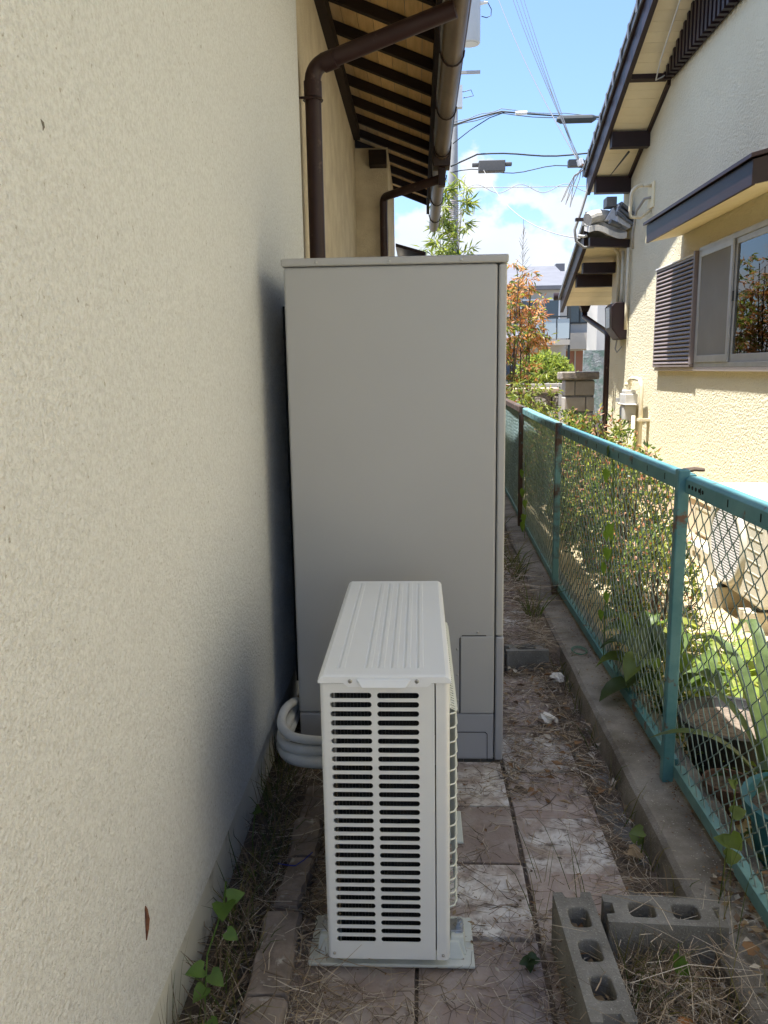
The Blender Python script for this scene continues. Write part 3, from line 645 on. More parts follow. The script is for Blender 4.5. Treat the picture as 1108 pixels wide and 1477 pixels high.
post(*posts[0]); post(*posts[1]); post(4.53, 1.10, M('post_halfrust', (.14, .30, .30), .6, c2=(.09, .05, .035), vs_=5, vd=7, vlo=.46, vhi=.56, bump=.3, bs=100), 'half rusted teal post'); post(*posts[3], 'rusty brown post'); post(*posts[4], 'rusty brown post')
for i in range(4):
    y0, y1 = posts[i][0] + .021, posts[i + 1][0] - .021; g0, g1 = xf(y0), xf(y1)
    mb = MB(); zt = 1.086
    def sec(y, g): return [(g + .004, y, zt - .050), (g + .050, y, zt - .050), (g + .050, y, zt), (g + .012, y, zt), (g + .004, y, zt - .008)]
    V = sec(y0, g0) + sec(y1, g1)
    mb.add(V, [(4, 3, 2, 1, 0), (5, 6, 7, 8, 9)] + [(k, (k + 1) % 5, 5 + (k + 1) % 5, 5 + k) for k in range(5)])
    mb.build('top_rail', (m_teal, m_teal, m_tealpale, m_rust)[i], fn, bevel=.002)
    mb = MB(); y = y0 + .16
    while y < y1 - .05:
        g = xf(y); mb.box(g + .0028, g + .0045, y - .0022, y + .0022, zt - .036, zt - .016); y += .2
    if i == 1:
        pass
    mb.build('rail_slots', m_slot, fn)
    mb = MB(); g0b, g1b = g0 + .012, g1 + .012
    mb.hexa([(g0b, y0, .122), (g0b + .03, y0, .122), (g1b + .03, y1, .122), (g1b, y1, .122), (g0b, y0, .162), (g0b + .03, y0, .162), (g1b + .03, y1, .162), (g1b, y1, .162)])
    mb.build('bottom_rail', m_tealpale if i != 1 else m_teal, fn, bevel=.002)
b = MB(); 
for k in range(5): y = 2.335 - k * .028; b.tube([(.787, y, 1.060), (.789, y, 1.060)], .006, 8)
b.build('rail_slots', m_slot, fn)
# mesh: interlocked zig-zag wires
wd_, hd_ = .070, .062
mesh = MB(); nseg = int(.90 / (hd_ / 2)); k = 0; y = .30
while y < 8.64:
    pts = []
    sag = .006 * math.sin(y * 9) + .004 * math.sin(y * 23)
    for j in range(nseg + 1):
        right = (j + k) % 2
        g = xf(y) + .022
        z = .15 + j * hd_ / 2
        bow = .012 * math.sin(y * 3.1 + z * 4) * math.sin(math.pi * (z - .15) / .9)
        yy = y + (wd_ / 4 + .0022) * (1 if right else -1) + .0025 * mnoise.noise(Vector((y * 8, z * 7, 1)))
        xo = (.0022 if right else -.0022) + bow
        if j: 
            pts.append((g + xo * .5 + bow * .5, yy - (yy - pts[-1][1]) * .18, z - hd_ / 2 * .22 + sag))
        pts.append((g + xo, yy, z + sag))
    mesh.tube(pts, .0019, 4, cap=False); y += wd_ / 2; k += 1
struct(mesh.build('wire_mesh', m_wire, fn, smooth=True), 'stuff')
b = MB(); b.tube([(.80, 2.43, 1.094), (.83, 2.42, 1.101), (.858, 2.41, 1.099)], [.009, .008, .005], 7)
tag(b.build('dry_branch', m_bark), 'short dry branch stub poking out at the top of the near fence post', 'branch')

# ------------------------------------------------------------------ house on the right
hr = thing('house', 'yellow stucco house with dark brown gable trim and sliding window', 'house', (2.3, 9, 0))
def zs(y): return 3.43 + .40 * (9.18 - y)
b = MB(); poly = [(-3.5, -.1), (9.85, -.1), (9.85, 2.6), (9.5, 2.75), (9.45, zs(9.45) + .02), (2.5, zs(2.5) + .02), (-3.5, zs(2.5) - 1.9)]
# wall with the window opening cut out as separate slabs
WY0, WY1, WZ0, WZ1 = 4.55, 6.76, 1.392, 2.335
def wallp(poly): b.prism(poly, 'x', 2.3, 2.42)
wallp([(-3.5, .30), (WY0, .30), (WY0, zs(WY0)), (2.5, zs(2.5)), (-3.5, zs(2.5) - 2.2)])
wallp([(WY1, .30), (9.85, .30), (9.85, 2.62), (9.45, 2.75), (9.45, zs(9.45)), (WY1, zs(WY1))])
wallp([(WY0, .30), (WY1, .30), (WY1, WZ0), (WY0, WZ0)])
wallp([(WY0, WZ1), (WY1, WZ1), (WY1, zs(WY1)), (WY0, zs(WY0))])
b.box(2.42, 9, 9.73, 9.85, .3, 2.62); b.box(2.42, 9, -3.5, -3.4, .3, 3.5)
b.build('wall', m_stucco_r, hr)
b = MB(); b.box(2.315, 9, -3.5, 9.84, -.1, .2995); b.build('foundation', m_fpink, hr)
b = MB(); b.box(2.30, 2.325, 6.25, 6.62, .06, .24); b.box(2.295, 2.30, 6.23, 6.64, .04, .06); b.box(2.295, 2.30, 6.23, 6.64, .24, .26); b.box(2.295, 2.30, 6.23, 6.25, .06, .24); b.box(2.295, 2.30, 6.62, 6.64, .06, .24); b.build('floor_vent', m_concl, hr)
# main roof with verge
b = MB(); b.prism([(9.45, zs(9.45) + .165), (9.46, zs(9.45) + .215), (2.5, zs(2.5) + .235), (-4.4, zs(2.5) + .235 - 2.76), (-4.4, zs(2.5) + .16 - 2.76), (2.5, zs(2.5) + .165)], 'x', 1.852, 9.3); b.build('roof', m_kawara, hr)
b = MB(); b.prism([(6.5, zs(6.5) + .150), (6.5, zs(6.5) + .236), (4.6, zs(4.6) + .236), (4.6, zs(4.6) + .150)], 'x', 1.60, 1.8505); b.build('shade_verge', m_kawara, hr)  # extra overhang added out of view to keep the upper wall in shade
vt = None
for i in range(24):
    y = 9.30 - i * .26
    if y < 3: break
    mb = MB(); zz = zs(y) + .225
    if vt is None:
        mb.hexa([(1.838, y - .135, zs(y - .135) + .222), (1.95, y - .135, zs(y - .135) + .24), (1.95, y + .135, zs(y + .135) + .243), (1.838, y + .135, zs(y + .135) + .225),
                 (1.838, y - .135, zs(y - .135) + .25), (1.95, y - .135, zs(y - .135) + .265), (1.95, y + .135, zs(y + .135) + .275), (1.838, y + .135, zs(y + .135) + .26)])
        mb.box(1.832, 1.838, y + .09, y + .135, zs(y + .135) + .15, zs(y + .1) + .255)
        vt = mb.build('verge_tile', m_kawara, hr)
    else: share(vt, (0, y - 9.30, -.40 * (y - 9.30)))
b = MB(); b.prism([(9.44, zs(9.44) - .035), (9.44, zs(9.44) + .15), (3, zs(3) + .15), (3, zs(3) - .035)], 'x', 1.880, 1.925); b.build('barge_board', m_brown, hr, bevel=.003)
b = MB(); b.prism([(9.44, zs(9.44) + .151), (9.44, zs(9.44) + .164), (3, zs(3) + .164), (3, zs(3) + .151)], 'x', 1.862, 1.93); b.build('verge_strip', m_brown, hr)
sf = None
for i in range(48):
    y = 9.40 - i * .105
    if sf is None:
        mb = MB(); mb.hexa([(1.9255, y - .0505, zs(y - .0505)), (2.3, y - .0505, zs(y - .0505)), (2.3, y + .0505, zs(y + .0505)), (1.9255, y + .0505, zs(y + .0505)),
                            (1.9255, y - .0505, zs(y - .0505) + .012), (2.3, y - .0505, zs(y - .0505) + .012), (2.3, y + .0505, zs(y + .0505) + .012), (1.9255, y + .0505, zs(y + .0505) + .012)])
        sf = mb.build('soffit_board', m_soffit, hr)
    else: share(sf, (0, -i * .105, .40 * i * .105))
b = MB(); b.prism([(9.42, zs(9.42) + .0125), (9.42, zs(9.42) + .02), (4.3, zs(4.3) + .02), (4.3, zs(4.3) + .0125)], 'x', 1.926, 2.3); b.build('soffit_back', m_black, hr)
b = MB(); b.prism([(9.4, zs(9.4) - .05), (9.4, zs(9.4) - .002), (7.86, zs(7.86) - .002), (7.86, zs(7.86) - .05)], 'x', 2.27, 2.2995); b.build('soffit_trim', m_brown, hr)
for y, z0, z1 in ((9.19, 3.255, 3.42), (8.51, 3.545, 3.69), (7.84, 3.945, 4.09)):
    mb = MB(); mb.box(1.9255, 2.2995 if y > 8 else 2.26, y - .05, y + .05, z0, z1); mb.build('purlin_end', m_brown, hr, bevel=.003)
# lattice
b = MB(); b.prism([(7.80, 3.945), (7.80, zs(7.80) - .001), (4.2, zs(4.2) - .001), (4.2, 3.945)], 'x', 2.275, 2.2995); b.build('lattice_backing', m_rust if False else m_brown, hr)
i = 0; y = 7.77
while y > 4.3:
    mb = MB(); zt = zs(y + .0225) - .002; mb.box(2.205, 2.2745, y - .0225, y + .0225, 3.925, zt); mb.build('lattice_slat', m_brown, hr); y -= .088
# cable hanging along the soffit
b = MB(); b.tube([(2.06, 4.8, 5.1), (2.05, 6.2, 4.55), (2.08, 7.0, 4.22), (2.10, 7.5, 4.0), (2.12, 7.7, 3.90), (2.18, 7.72, 3.93), (2.25, 7.80, 3.99)], .006, 6)
tag(b.build('hanging_cable', m_cablew, smooth=True), 'thin white cable hanging along the cream soffit near the lattice', 'cable')
b = MB(); b.tube([(2.13, 8.60, 3.53), (2.04, 8.98, 3.395)], [.012, .004], 5); tag(b.build('dark_stick', m_cable), 'thin dark stick lodged under the soffit between two brown beam ends', 'stick')

# lower roof tier at the far end of the house
def zq(y): return 2.74 - .45 * (y - 9.59)
b = MB(); b.prism([(9.30, zq(9.30) + .17), (9.30, zq(9.30) + .22), (10.95, zq(10.95) + .20), (10.95, zq(10.95) + .15)], 'x', 1.852, 9.2); b.build('lower_roof', m_kawara, hr)
b = MB(); b.prism([(9.48, zq(9.48) - .04), (9.48, zq(9.48) + .165), (10.93, zq(10.93) + .145), (10.93, zq(10.93) - .02)], 'x', 1.878, 1.922); b.build('barge_board', m_brown, hr, bevel=.003)
q0 = None
for i in range(12):
    y = 9.60 + i * .105; mb = MB()
    if q0 is None:
        mb.hexa([(1.923, y - .0505, zq(y - .0505)), (2.5, y - .0505, zq(y - .0505)), (2.5, y + .0505, zq(y + .0505)), (1.923, y + .0505, zq(y + .0505)), (1.923, y - .0505, zq(y - .0505) + .012), (2.5, y - .0505, zq(y - .0505) + .012), (2.5, y + .0505, zq(y + .0505) + .012), (1.923, y + .0505, zq(y + .0505) + .012)])
        q0 = mb.build('soffit_board', m_soffit, hr)
    else: share(q0, (0, i * .105, -.45 * i * .105))
b = MB(); b.box(1.923, 2.2995, 9.70, 9.80, 2.48, 2.60); b.build('purlin_end', m_brown, hr, bevel=.003)
b = MB(); b.box(1.923, 2.42, 10.05, 10.15, 2.36, 2.50); b.build('purlin_end', m_brown, hr, bevel=.003)
b = MB(); b.tube([(1.80, 10.98, 2.33), (6, 10.98, 2.33)], .05, 10); b.build('gutter', m_brown, hr, smooth=True)
b = MB(); b.hexa([(2.17, 10.92, 2.12), (2.25, 10.92, 2.12), (2.25, 11.02, 2.12), (2.17, 11.02, 2.12), (2.12, 10.90, 2.27), (2.30, 10.90, 2.27), (2.30, 11.04, 2.27), (2.12, 11.04, 2.27)]); b.build('gutter_outlet', m_brown, hr, bevel=.006)
b = MB(); pt = [Vector((2.21, 10.97, 2.13)), Vector((2.21, 10.97, 2.06))] + bend((2.21, 10.97, 2.06), (2.285, 9.92, 1.80), (2.285, 9.92, 1), .06) + [Vector((2.285, 9.92, .05))]
b.tube(pt, .036, 12); b.build('downpipe', m_brownpipe, hr, smooth=True)
# verge end of the lower roof: curved tiles, mortar and ridge stub seen from below
b = MB(); V = []; n_ = 12
def wave(x): return .045 * math.sin((x - 1.86) / .42 * math.pi * 1.55 + .9)
for lay, (yy, zz) in enumerate(((9.02, 2.80), (9.16, 2.88))):
    V = []; b_ = MB()
    for i in range(n_ + 1):
        x = 1.845 + (.40 + lay * .02) * i / n_; z = zz + wave(x)
        V += [(x, yy, z), (x, yy, z + .06), (x, yy + .30, z + .125), (x, yy + .30, z + .065)]
    b_.add(V, [(i * 4 + a, i * 4 + (a + 1) % 4, i * 4 + 4 + (a + 1) % 4, i * 4 + 4 + a) for i in range(n_) for a in range(4)] + [(0, 3, 2, 1), tuple(n_ * 4 + a for a in range(4))])
    b_.build('curved_tile', m_tilebeige, hr)
b = MB(); b.tube([(1.83, 9.06, 2.97), (1.90, 9.10, 3.0), (1.99, 9.16, 3.02), (2.08, 9.24, 3.03)], [.065, .07, .065, .06], 14); b.build('round_tile', m_tilebeige, hr)
b = MB(); b.prism([(2.02, 2.96), (2.10, 2.95), (2.16, 2.93), (2.15, 3.00), (2.10, 3.09), (2.06, 3.02)], 'y', 9.06, 9.2)
b.prism([(2.14, 2.93), (2.27, 2.86), (2.29, 2.88), (2.21, 3.02), (2.15, 3.12), (2.13, 3.04)], 'y', 9.02, 9.2); b.build('mortar', m_mortar, hr, bevel=.006)
for k in range(3):
    mb = MB(); mb.hexa([(2.12 + k * .02, 8.98 - k * .02, 3.0 + .045 * k), (2.2995, 8.98 - k * .02, 2.88 + .045 * k), (2.2995, 9.3, 2.90 + .045 * k), (2.12 + k * .02, 9.3, 3.02 + .045 * k), (2.12 + k * .02, 8.98 - k * .02, 3.035 + .045 * k), (2.2995, 8.98 - k * .02, 2.915 + .045 * k), (2.2995, 9.3, 2.935 + .045 * k), (2.12 + k * .02, 9.3, 3.055 + .045 * k)]); mb.build('ridge_tile', m_kawara, hr, bevel=.004)
b = MB(); b.box(2.03, 2.14, 9.07, 9.24, 3.10, 3.20); b.build('ridge_tile', m_kawara, hr, bevel=.006); b = MB(); b.tube([(2.05, 8.99, 2.93), (2.18, 9.06, 2.89)], .028, 10); b.build('ridge_tile', m_kawara, hr, bevel=.006)
b = MB(); b.prism([(1.87, 2.70), (2.2995, 2.68), (2.2995, 2.76), (1.87, 2.79)], 'y', 9.10, 9.18); b.build('lower_fascia', m_brown, hr)
b = MB(); b.box(1.75, 1.87, 9.30, 9.36, 3.0, 3.03); b.build('eave_bracket', m_brown, hr)

# awning over the window
AY0, AY1, AX = 5.08, 7.28, 2.0
b = MB(); b.prism([(AX, 2.49), (2.2995, 2.55), (2.2995, 2.52), (AX, 2.46)], 'y', AY0, AY1); b.build('awning_soffit', m_cream, hr)
b = MB(); b.prism([(AX - .022, 2.455), (AX - .002, 2.455), (AX - .002, 2.60), (AX - .022, 2.60)], 'y', AY0 - .02, AY1 + .0); 
b.prism([(AX - .0215, 2.458), (2.2995, 2.52), (2.2995, 2.68), (AX - .0215, 2.598)], 'y', AY0 - .0225, AY0 - .0005)
b.build('awning_fascia', m_brown, hr)
b = MB(); b.prism([(AX - .0215, 2.457), (2.2995, 2.517), (2.2995, 2.68), (AX - .0215, 2.598)], 'y', AY1 + .0005, AY1 + .018); b.build('awning_end', m_cream, hr)
b = MB(); b.prism([(AX - .045, 2.603), (2.2995, 2.69), (2.2995, 2.715), (AX - .045, 2.628)], 'y', AY0 - .05, AY1 + .035); b.build('awning_roof', m_brown, hr, bevel=.002)
# window: frame, sashes, glass, screen
wi = None
b = MB()
fx0, fx1 = 2.262, 2.33
b.box(fx0, fx1, WY0, WY1 - .001, WZ0, WZ0 + .035); b.box(fx0, fx1, WY0, WY1 - .001, WZ1 - .04, WZ1 - .001); b.box(fx0, fx1, WY1 - .04, WY1 - .0015, WZ0 + .035, WZ1 - .04); b.box(fx0, fx1, WY0, WY0 + .04, WZ0 + .035, WZ1 - .04)
wi = b.build('window', m_alu, hr, bevel=.002)
def sash(name, y0, y1, xa, xb, mt, mname, mm):
    mb = MB(); z0, z1 = WZ0 + .036, WZ1 - .041; f = .042
    mb.box(xa, xb, y0, y1, z0, z0 + .055); mb.box(xa, xb, y0, y1, z1 - f, z1); mb.box(xa, xb, y0, y0 + f, z0 + .055, z1 - f); mb.box(xa, xb, y1 - f, y1, z0 + .055, z1 - f)
    s_ = mb.build(name, mt, wi, bevel=.002)
    mb = MB(); mb.box((xa + xb) / 2 - .002, (xa + xb) / 2 + .002, y0 + f, y1 - f, z0 + .055, z1 - f); mb.build(mname, mm, wi)
m_glass = bpy.data.materials.new('window_glass'); m_glass.use_nodes = True
t_ = m_glass.node_tree; n_ = t_.nodes; l_ = t_.links
for q in list(n_):
    if q.type == 'BSDF_PRINCIPLED': n_.remove(q)
gl = n_.new('ShaderNodeBsdfGlossy'); gl.inputs['Roughness'].default_value = .01; tr_ = n_.new('ShaderNodeBsdfTransparent'); fr = n_.new('ShaderNodeFresnel'); fr.inputs[0].default_value = 1.9
ms = n_.new('ShaderNodeMixShader'); l_.new(fr.outputs[0], ms.inputs[0]); l_.new(tr_.outputs[0], ms.inputs[1]); l_.new(gl.outputs[0], ms.inputs[2]); l_.new(ms.outputs[0], n_['Material Output'].inputs[0])
sash('screen_sash', 6.02, 6.715, 2.2525, 2.268, m_alu, 'insect_screen', m_screen)
sash('glass_sash', 4.60, 6.035, 2.272, 2.292, m_alu, 'glass_pane', m_glass)
sash('glass_sash', 5.6, 6.715, 2.296, 2.316, m_alu, 'glass_pane', m_glass)
b = MB(); b.box(2.264, 2.272, 6.0, 6.02, 1.86, 1.93); b.build('sash_lock', m_cable, wi)
b = MB(); b.box(2.42, 2.43, WY0 - .1, WY1 + .1, 1.2, 2.5); b.build('room_dark_sheet', m_room, hr)  # dark sheet stands in for the unlit room behind the glass
b = MB(); b.box(2.262, 2.2995, WY0, 7.86, 1.358, 1.3905); b.build('window_sill', M('sill_pink', (.52, .45, .40), .6), hr, bevel=.003)
# shutter case with louvred face
sb = MB(); sb.box(2.242, 2.2995, 6.765, 7.85, 1.392, 1.41); sb.box(2.242, 2.2995, 6.765, 7.85, 2.262, 2.285); sb.box(2.232, 2.2995, 6.762, 6.80, 1.411, 2.315); sb.box(2.242, 2.2995, 7.832, 7.85, 1.4105, 2.2615); sb.box(2.275, 2.285, 6.801, 7.83, 1.4105, 2.2615)
shb = sb.build('shutter_case', m_shut, hr, bevel=.002)
s0 = None; npan = 24; hst = (2.260 - 1.412) / npan
for i in range(npan):
    z = 1.412 + hst * i
    if s0 is None:
        mb = MB(); mb.prism([(2.2745, z), (2.246, z + .003), (2.238, z + .012), (2.246, z + hst * .78), (2.2745, z + hst * .86)], 'y', 6.802, 7.83); s0 = mb.build('louvre_slat', m_shut, shb)
    else: share(s0, (0, 0, hst * i))
b = MB(); b.box(2.232, 2.248, 6.802, 7.85, 2.286, 2.296); b.build('case_top_trim', m_white, hr)

# conduits, meters and boxes on the wall
def tube_thing(name, lb, cat, pts, r, mat, n=8, group=None):
    mb = MB(); mb.tube(pts, r, n); return tag(mb.build(name, mat, smooth=True), lb, cat, group)
def arcpts(c, r, a0, a1, ax1, ax2, n=10):
    c = Vector(c); return [c + Vector(ax1) * r * math.cos(R(a0 + (a1 - a0) * i / n)) + Vector(ax2) * r * math.sin(R(a0 + (a1 - a0) * i / n)) for i in range(n + 1)]
gn = thing('service_bracket', 'cream curved service entrance pipe on a wall plate above the awning', 'bracket', (2.3, 8.3, 3.0))
b = MB(); b.box(2.285, 2.2995, 8.22, 8.42, 2.93, 3.17); b.build('wall_plate', m_cream, gn, bevel=.003)
b = MB(); b.tube([Vector((2.28, 8.30, 3.14)), Vector((2.22, 8.31, 3.145))] + arcpts((2.2, 8.33, 3.05), .1, 75, 180, (1, 0, 0), (0, 0, 1)) + [Vector((2.10, 8.35, 2.92)), Vector((2.11, 8.35, 2.86)), Vector((2.2, 8.34, 2.85)), Vector((2.29, 8.32, 2.92))], .017, 10); b.build('curved_pipe', m_pipe_c, gn, smooth=True)
b = MB(); b.tube([(2.285, 8.3, 3.03), (2.24, 8.36, 3.03), (2.20, 8.5, 2.94), (2.20, 8.6, 2.74), (2.22, 8.66, 2.60)], .013, 8); b.build('cable_tail', m_cableg, gn, smooth=True)
cg = 'conduits on the yellow stucco wall'
tube_thing('conduit', 'cream conduit running down from under the tiles to the brown meter box', 'conduit', [(2.268, 9.24, 2.66), (2.268, 9.24, 2.2), (2.268, 9.24, 2.1)], .018, m_pipe_c, 10, cg)
tube_thing('conduit', 'longer cream conduit just right of the one above the meter box', 'conduit', [(2.268, 9.02, 2.66), (2.268, 9.02, 2.0), (2.268, 9.02, 1.80)], .018, m_pipe_c, 10, cg)
tube_thing('conduit', 'cream conduit bending over to the service cable below the curved tiles', 'conduit', [(1.98, 9.42, 2.735), (2.08, 9.42, 2.745), (2.2, 9.42, 2.72), (2.255, 9.42, 2.66), (2.268, 9.42, 2.55), (2.268, 9.42, 2.1)], .02, m_pipe_c, 10, cg)
tube_thing('service_cable', 'thick grey service cable looping down the gable edge to the cream conduit', 'cable', [(1.86, 9.40, 3.58), (1.88, 9.38, 3.56), (1.90, 9.38, 3.50), (1.89, 9.38, 3.35), (1.82, 9.40, 3.10), (1.76, 9.42, 2.92), (1.78, 9.42, 2.80), (1.87, 9.42, 2.73), (1.98, 9.42, 2.735)], .016, m_cableg, 8)
mbx = thing('electric_meter_box', 'dark brown electric meter box at the corner of the yellow house', 'meter box', (2.25, 9.3, 1.9))
b = MB(); b.prism([(2.12, 2.06), (2.16, 2.10), (2.2995, 2.10), (2.2995, 1.70), (2.22, 1.70), (2.13, 1.82)], 'y', 9.08, 9.40); b.build('case', m_brown, mbx, bevel=.01, seg=3)
b = MB(); b.prism([(2.117, 2.05), (2.121, 2.05), (2.128, 1.83), (2.124, 1.83)], 'y', 9.16, 9.34); b.build('window', m_glassgrey, mbx)
b = MB(); b.tube([(2.24, 9.28, 1.70), (2.23, 9.30, 1.6), (2.25, 9.3, 1.56), (2.285, 9.22, 1.62)], .009, 6); b.build('cable_tail', m_cableg, mbx)
gm = thing('gas_meter', 'white gas meter with cream pipes on the yellow stucco wall', 'gas meter', (2.24, 8.5, 1.0))
b = MB(); b.box(2.14, 2.27, 8.42, 8.66, 1.02, 1.12); b.box(2.13, 2.28, 8.37, 8.71, 1.005, 1.02); b.box(2.15, 2.26, 8.46, 8.62, 1.12, 1.16); b.build('body', m_meter, gm, bevel=.01)
b = MB(); b.box(2.14, 2.27, 8.45, 8.63, .84, 1.004); b.build('lower_case', m_meter, gm, bevel=.015)
b = MB(); b.box(2.134, 2.139, 8.55, 8.62, .86, .98); b.build('dial_window', m_glassgrey, gm)
b = MB(); b.box(2.12, 2.15, 8.68, 8.74, 1.03, 1.07); b.build('valve', m_alu, gm)
b = MB(); b.tube([(2.2, 8.54, 1.15), (2.2, 8.54, 1.22)] + [(2.2, 8.50, 1.262), (2.2, 8.42, 1.28), (2.2, 8.25, 1.28)] + [(2.21, 8.15, 1.27), (2.22, 8.12, 1.2), (2.22, 8.12, .3)], .022, 10); b.tube([(2.2, 8.54, 1.20), (2.2, 8.54, 1.235)], .035, 10)
b.build('inlet_pipe', m_pipe_c, gm, smooth=True)
b = MB(); b.tube([(2.22, 8.38, .9), (2.22, 8.38, .2)], .02, 10); b.tube([(2.22, 8.48, .85), (2.22, 8.48, .2)], .022, 10); b.build('outlet_pipe', m_pipe_c, gm, smooth=True)
b = MB(); b.box(2.19, 2.3, 8.06, 8.14, .86, .885); b.build('pipe_strap', m_pipe_c, gm)

# ------------------------------------------------------------------ air conditioner in the neighbour's yard
rc = thing('air_conditioner', 'beige air conditioner unit with round grille in the neighbouring yard', 'air conditioner', (1.9, 4.4, .1))
rx0, rx1, ry0, ry1, rz0, rz1 = 1.75, 2.06, 4.02, 4.80, .155, .70
b = MB(); b.box(rx0, rx1, ry0, ry1, rz0, rz1 - .012); b.build('body', m_rc, rc, bevel=.018, seg=3)
b = MB(); b.box(rx0 - .006, rx1 + .005, ry0 - .006, ry1 + .006, rz1 - .0115, rz1 + .012); b.build('top_cover', m_rc, rc, bevel=.01, seg=3)
gc = (rx0, 4.475, .415)
b = MB(); V = []
for rr, xx in ((.245, .001), (.240, -.02), (.222, -.03), (.212, -.022)):
    for j in range(40): t = 2 * math.pi * j / 40; V.append((gc[0] + xx, gc[1] + rr * math.cos(t), gc[2] + rr * math.sin(t)))
b.add(V, [(i * 40 + j, i * 40 + (j + 1) % 40, (i + 1) * 40 + (j + 1) % 40, (i + 1) * 40 + j) for i in range(3) for j in range(40)]); b.build('grille_ring', m_rc, rc, smooth=True)
b = MB(); b.lathe([(.214, 0)], gc, 3) if False else None
b.add([(gc[0] - .006, gc[1] + .216 * math.cos(2 * math.pi * j / 32), gc[2] + .216 * math.sin(2 * math.pi * j / 32)) for j in range(32)], [tuple(range(32))]); b.build('fan_opening', m_rcd, rc)
b = MB()
for i in range(27):
    z = -.206 + i * .412 / 26; h = math.sqrt(max(0, .215 ** 2 - z * z)); 
    if h > .02: b.box(gc[0] - .024, gc[0] - .016, gc[1] - h, gc[1] + h, gc[2] + z - .0042, gc[2] + z + .0042)
b.build('grille_bars', m_rcg, rc)
b = MB()
for i in range(8): z = .20 + i * .06; b.box(rx0 - .003, rx0 + .001, ry0 + .03, ry0 + .205, z, z + .006)
for i in range(8): z = .22 + i * .05; b.box(rx0 + .05, rx1 - .05, ry0 - .003, ry0 + .001, z, z + .007)
b.build('pressed_lines', m_rc, rc)
b = MB(); b.box(rx0 + .03, rx1 - .02, 4.10, 4.16, .12, .156); b.build('foot', m_cable, rc); b = MB(); b.box(rx0 + .03, rx1 - .02, 4.60, 4.66, .12, .156); b.build('foot', m_cable, rc)
YB = 'pale concrete blocks in the neighbouring yard'
hollow_end('concrete_block', 'pale concrete block under the far foot of the beige air conditioner', (1.90, 4.63), R(2), .39, .10, -.02, .12, m_concl, 3, YB)
hollow_end('concrete_block', 'pale concrete block under the near foot of the beige air conditioner', (1.90, 4.13), R(-2), .39, .10, -.02, .12, m_concl, 3, YB)
b = MB(); Pz = lambda u, v, d: (1.98 + d, u, v)
for i in range(4): y = 5.42 + i * .11; b.hole_cell(Pz, y, y + .11, -.01, .11, y + .025, y + .085, .025, .085, .015, .1)
b.box(1.981, 2.16, 5.42, 5.86, .1105, .125); b.add([(1.98, 5.42, .11), (2.16, 5.42, .11), (2.16, 5.42, -.01), (1.98, 5.42, -.01)], [(0, 1, 2, 3)]); b.box(2.1, 2.16, 5.4205, 5.86, -.01, .11)
tag(b.build('concrete_block', m_concl), 'pale hollow block lying on its side by the wall beyond the air conditioner', 'concrete block', YB)

# ------------------------------------------------------------------ beyond the alley
gp = thing('gate_pillar', 'stone block gate pillar with a thick rough cap', 'pillar', (2.15, 11, 0))
b = MB(); b.box(1.92, 2.42, 10.9, 11.3, 1.235, 1.34); b.build('cap', m_cap, gp, bevel=.018, seg=3)
z = -.06; row = 0
b = MB(); b.box(1.985, 2.365, 10.985, 11.215, -.1, 1.23); b.build('mortar_core', m_conc, gp)
while z < 1.2:
    h = .20; cuts = [1.97, 2.11, 2.38] if row % 2 else [1.97, 2.26, 2.38]
    for a, c in zip(cuts[:-1], cuts[1:]):
        mb = MB(); mb.box(a + .006, c - .006, 10.965, 11.235, z + .006, z + h - .006); mb.build('stone_block', m_stone, gp, bevel=.012, seg=2)
    z += h + .016; row += 1
rw = thing('stone_wall', 'low wall of dark rough split stones beside the gate pillar', 'wall', (1.5, 11.5, 0))
def rough(x0, x1, y0, y1, z0, z1, sd, mt, parent, nm='stone'):
    mb = MB(); nx, nz = 6, 4; V = []
    for jz in range(nz + 1):
        for ix in range(nx + 1):
            u, v = ix / nx, jz / nz; ed = min(u, 1 - u, v, 1 - v)
            bul = .045 * min(1, ed * 5) * (.6 + .9 * mnoise.noise(Vector((u * 5 + sd * 9, v * 3, sd))))
            V.append((x0 + (x1 - x0) * u, y0 - bul, z0 + (z1 - z0) * v))
    Fc = [(j * (nx + 1) + i, j * (nx + 1) + i + 1, (j + 1) * (nx + 1) + i + 1, (j + 1) * (nx + 1) + i) for j in range(nz) for i in range(nx)]
    mb.add(V, Fc); mb.box(x0, x1, y0 + .0005, y1, z0, z1); return mb.build(nm, mt, parent)
for r_ in range(5):
    z0 = -.08 + r_ * .226; x = .55 + (r_ % 2) * .25 + U(-.03, .03)
    while x < 1.93:
        x1 = min(x + U(.55, .75), 1.955); rough(x + .006, x1 - .006, 11.3, 11.5, z0 + .005, z0 + .218, x * 3 + r_, m_rock, rw); x = x1
b = MB(); b.box(.55, 1.95, 11.27, 11.55, 1.052, 1.12); b.build('coping', m_fpink, rw, bevel=.008)
b = MB(); b.beam((2.44, 10.6, -.1), (2.44, 10.6, 1.02), .06, .06); b.box(2.38, 2.50, 10.55, 10.66, .66, .70)
tag(b.build('grey_stake', m_pole), 'thin grey concrete stake standing beside the stone gate pillar', 'stake')
gy = m_fpink
bw = thing('block_fence', 'pinkish low block wall along the far side of the street verge', 'wall', (3, 14.6, 0))
for i in range(10):
    for k in range(3):
        mb = MB(); x = .9 + i * .40 + (k % 2) * .2; mb.box(x + .004, x + .394, 14.6, 14.72, -.08 + k * .40, .312 + k * .40); mb.build('block', m_hw2, bw, bevel=.006)
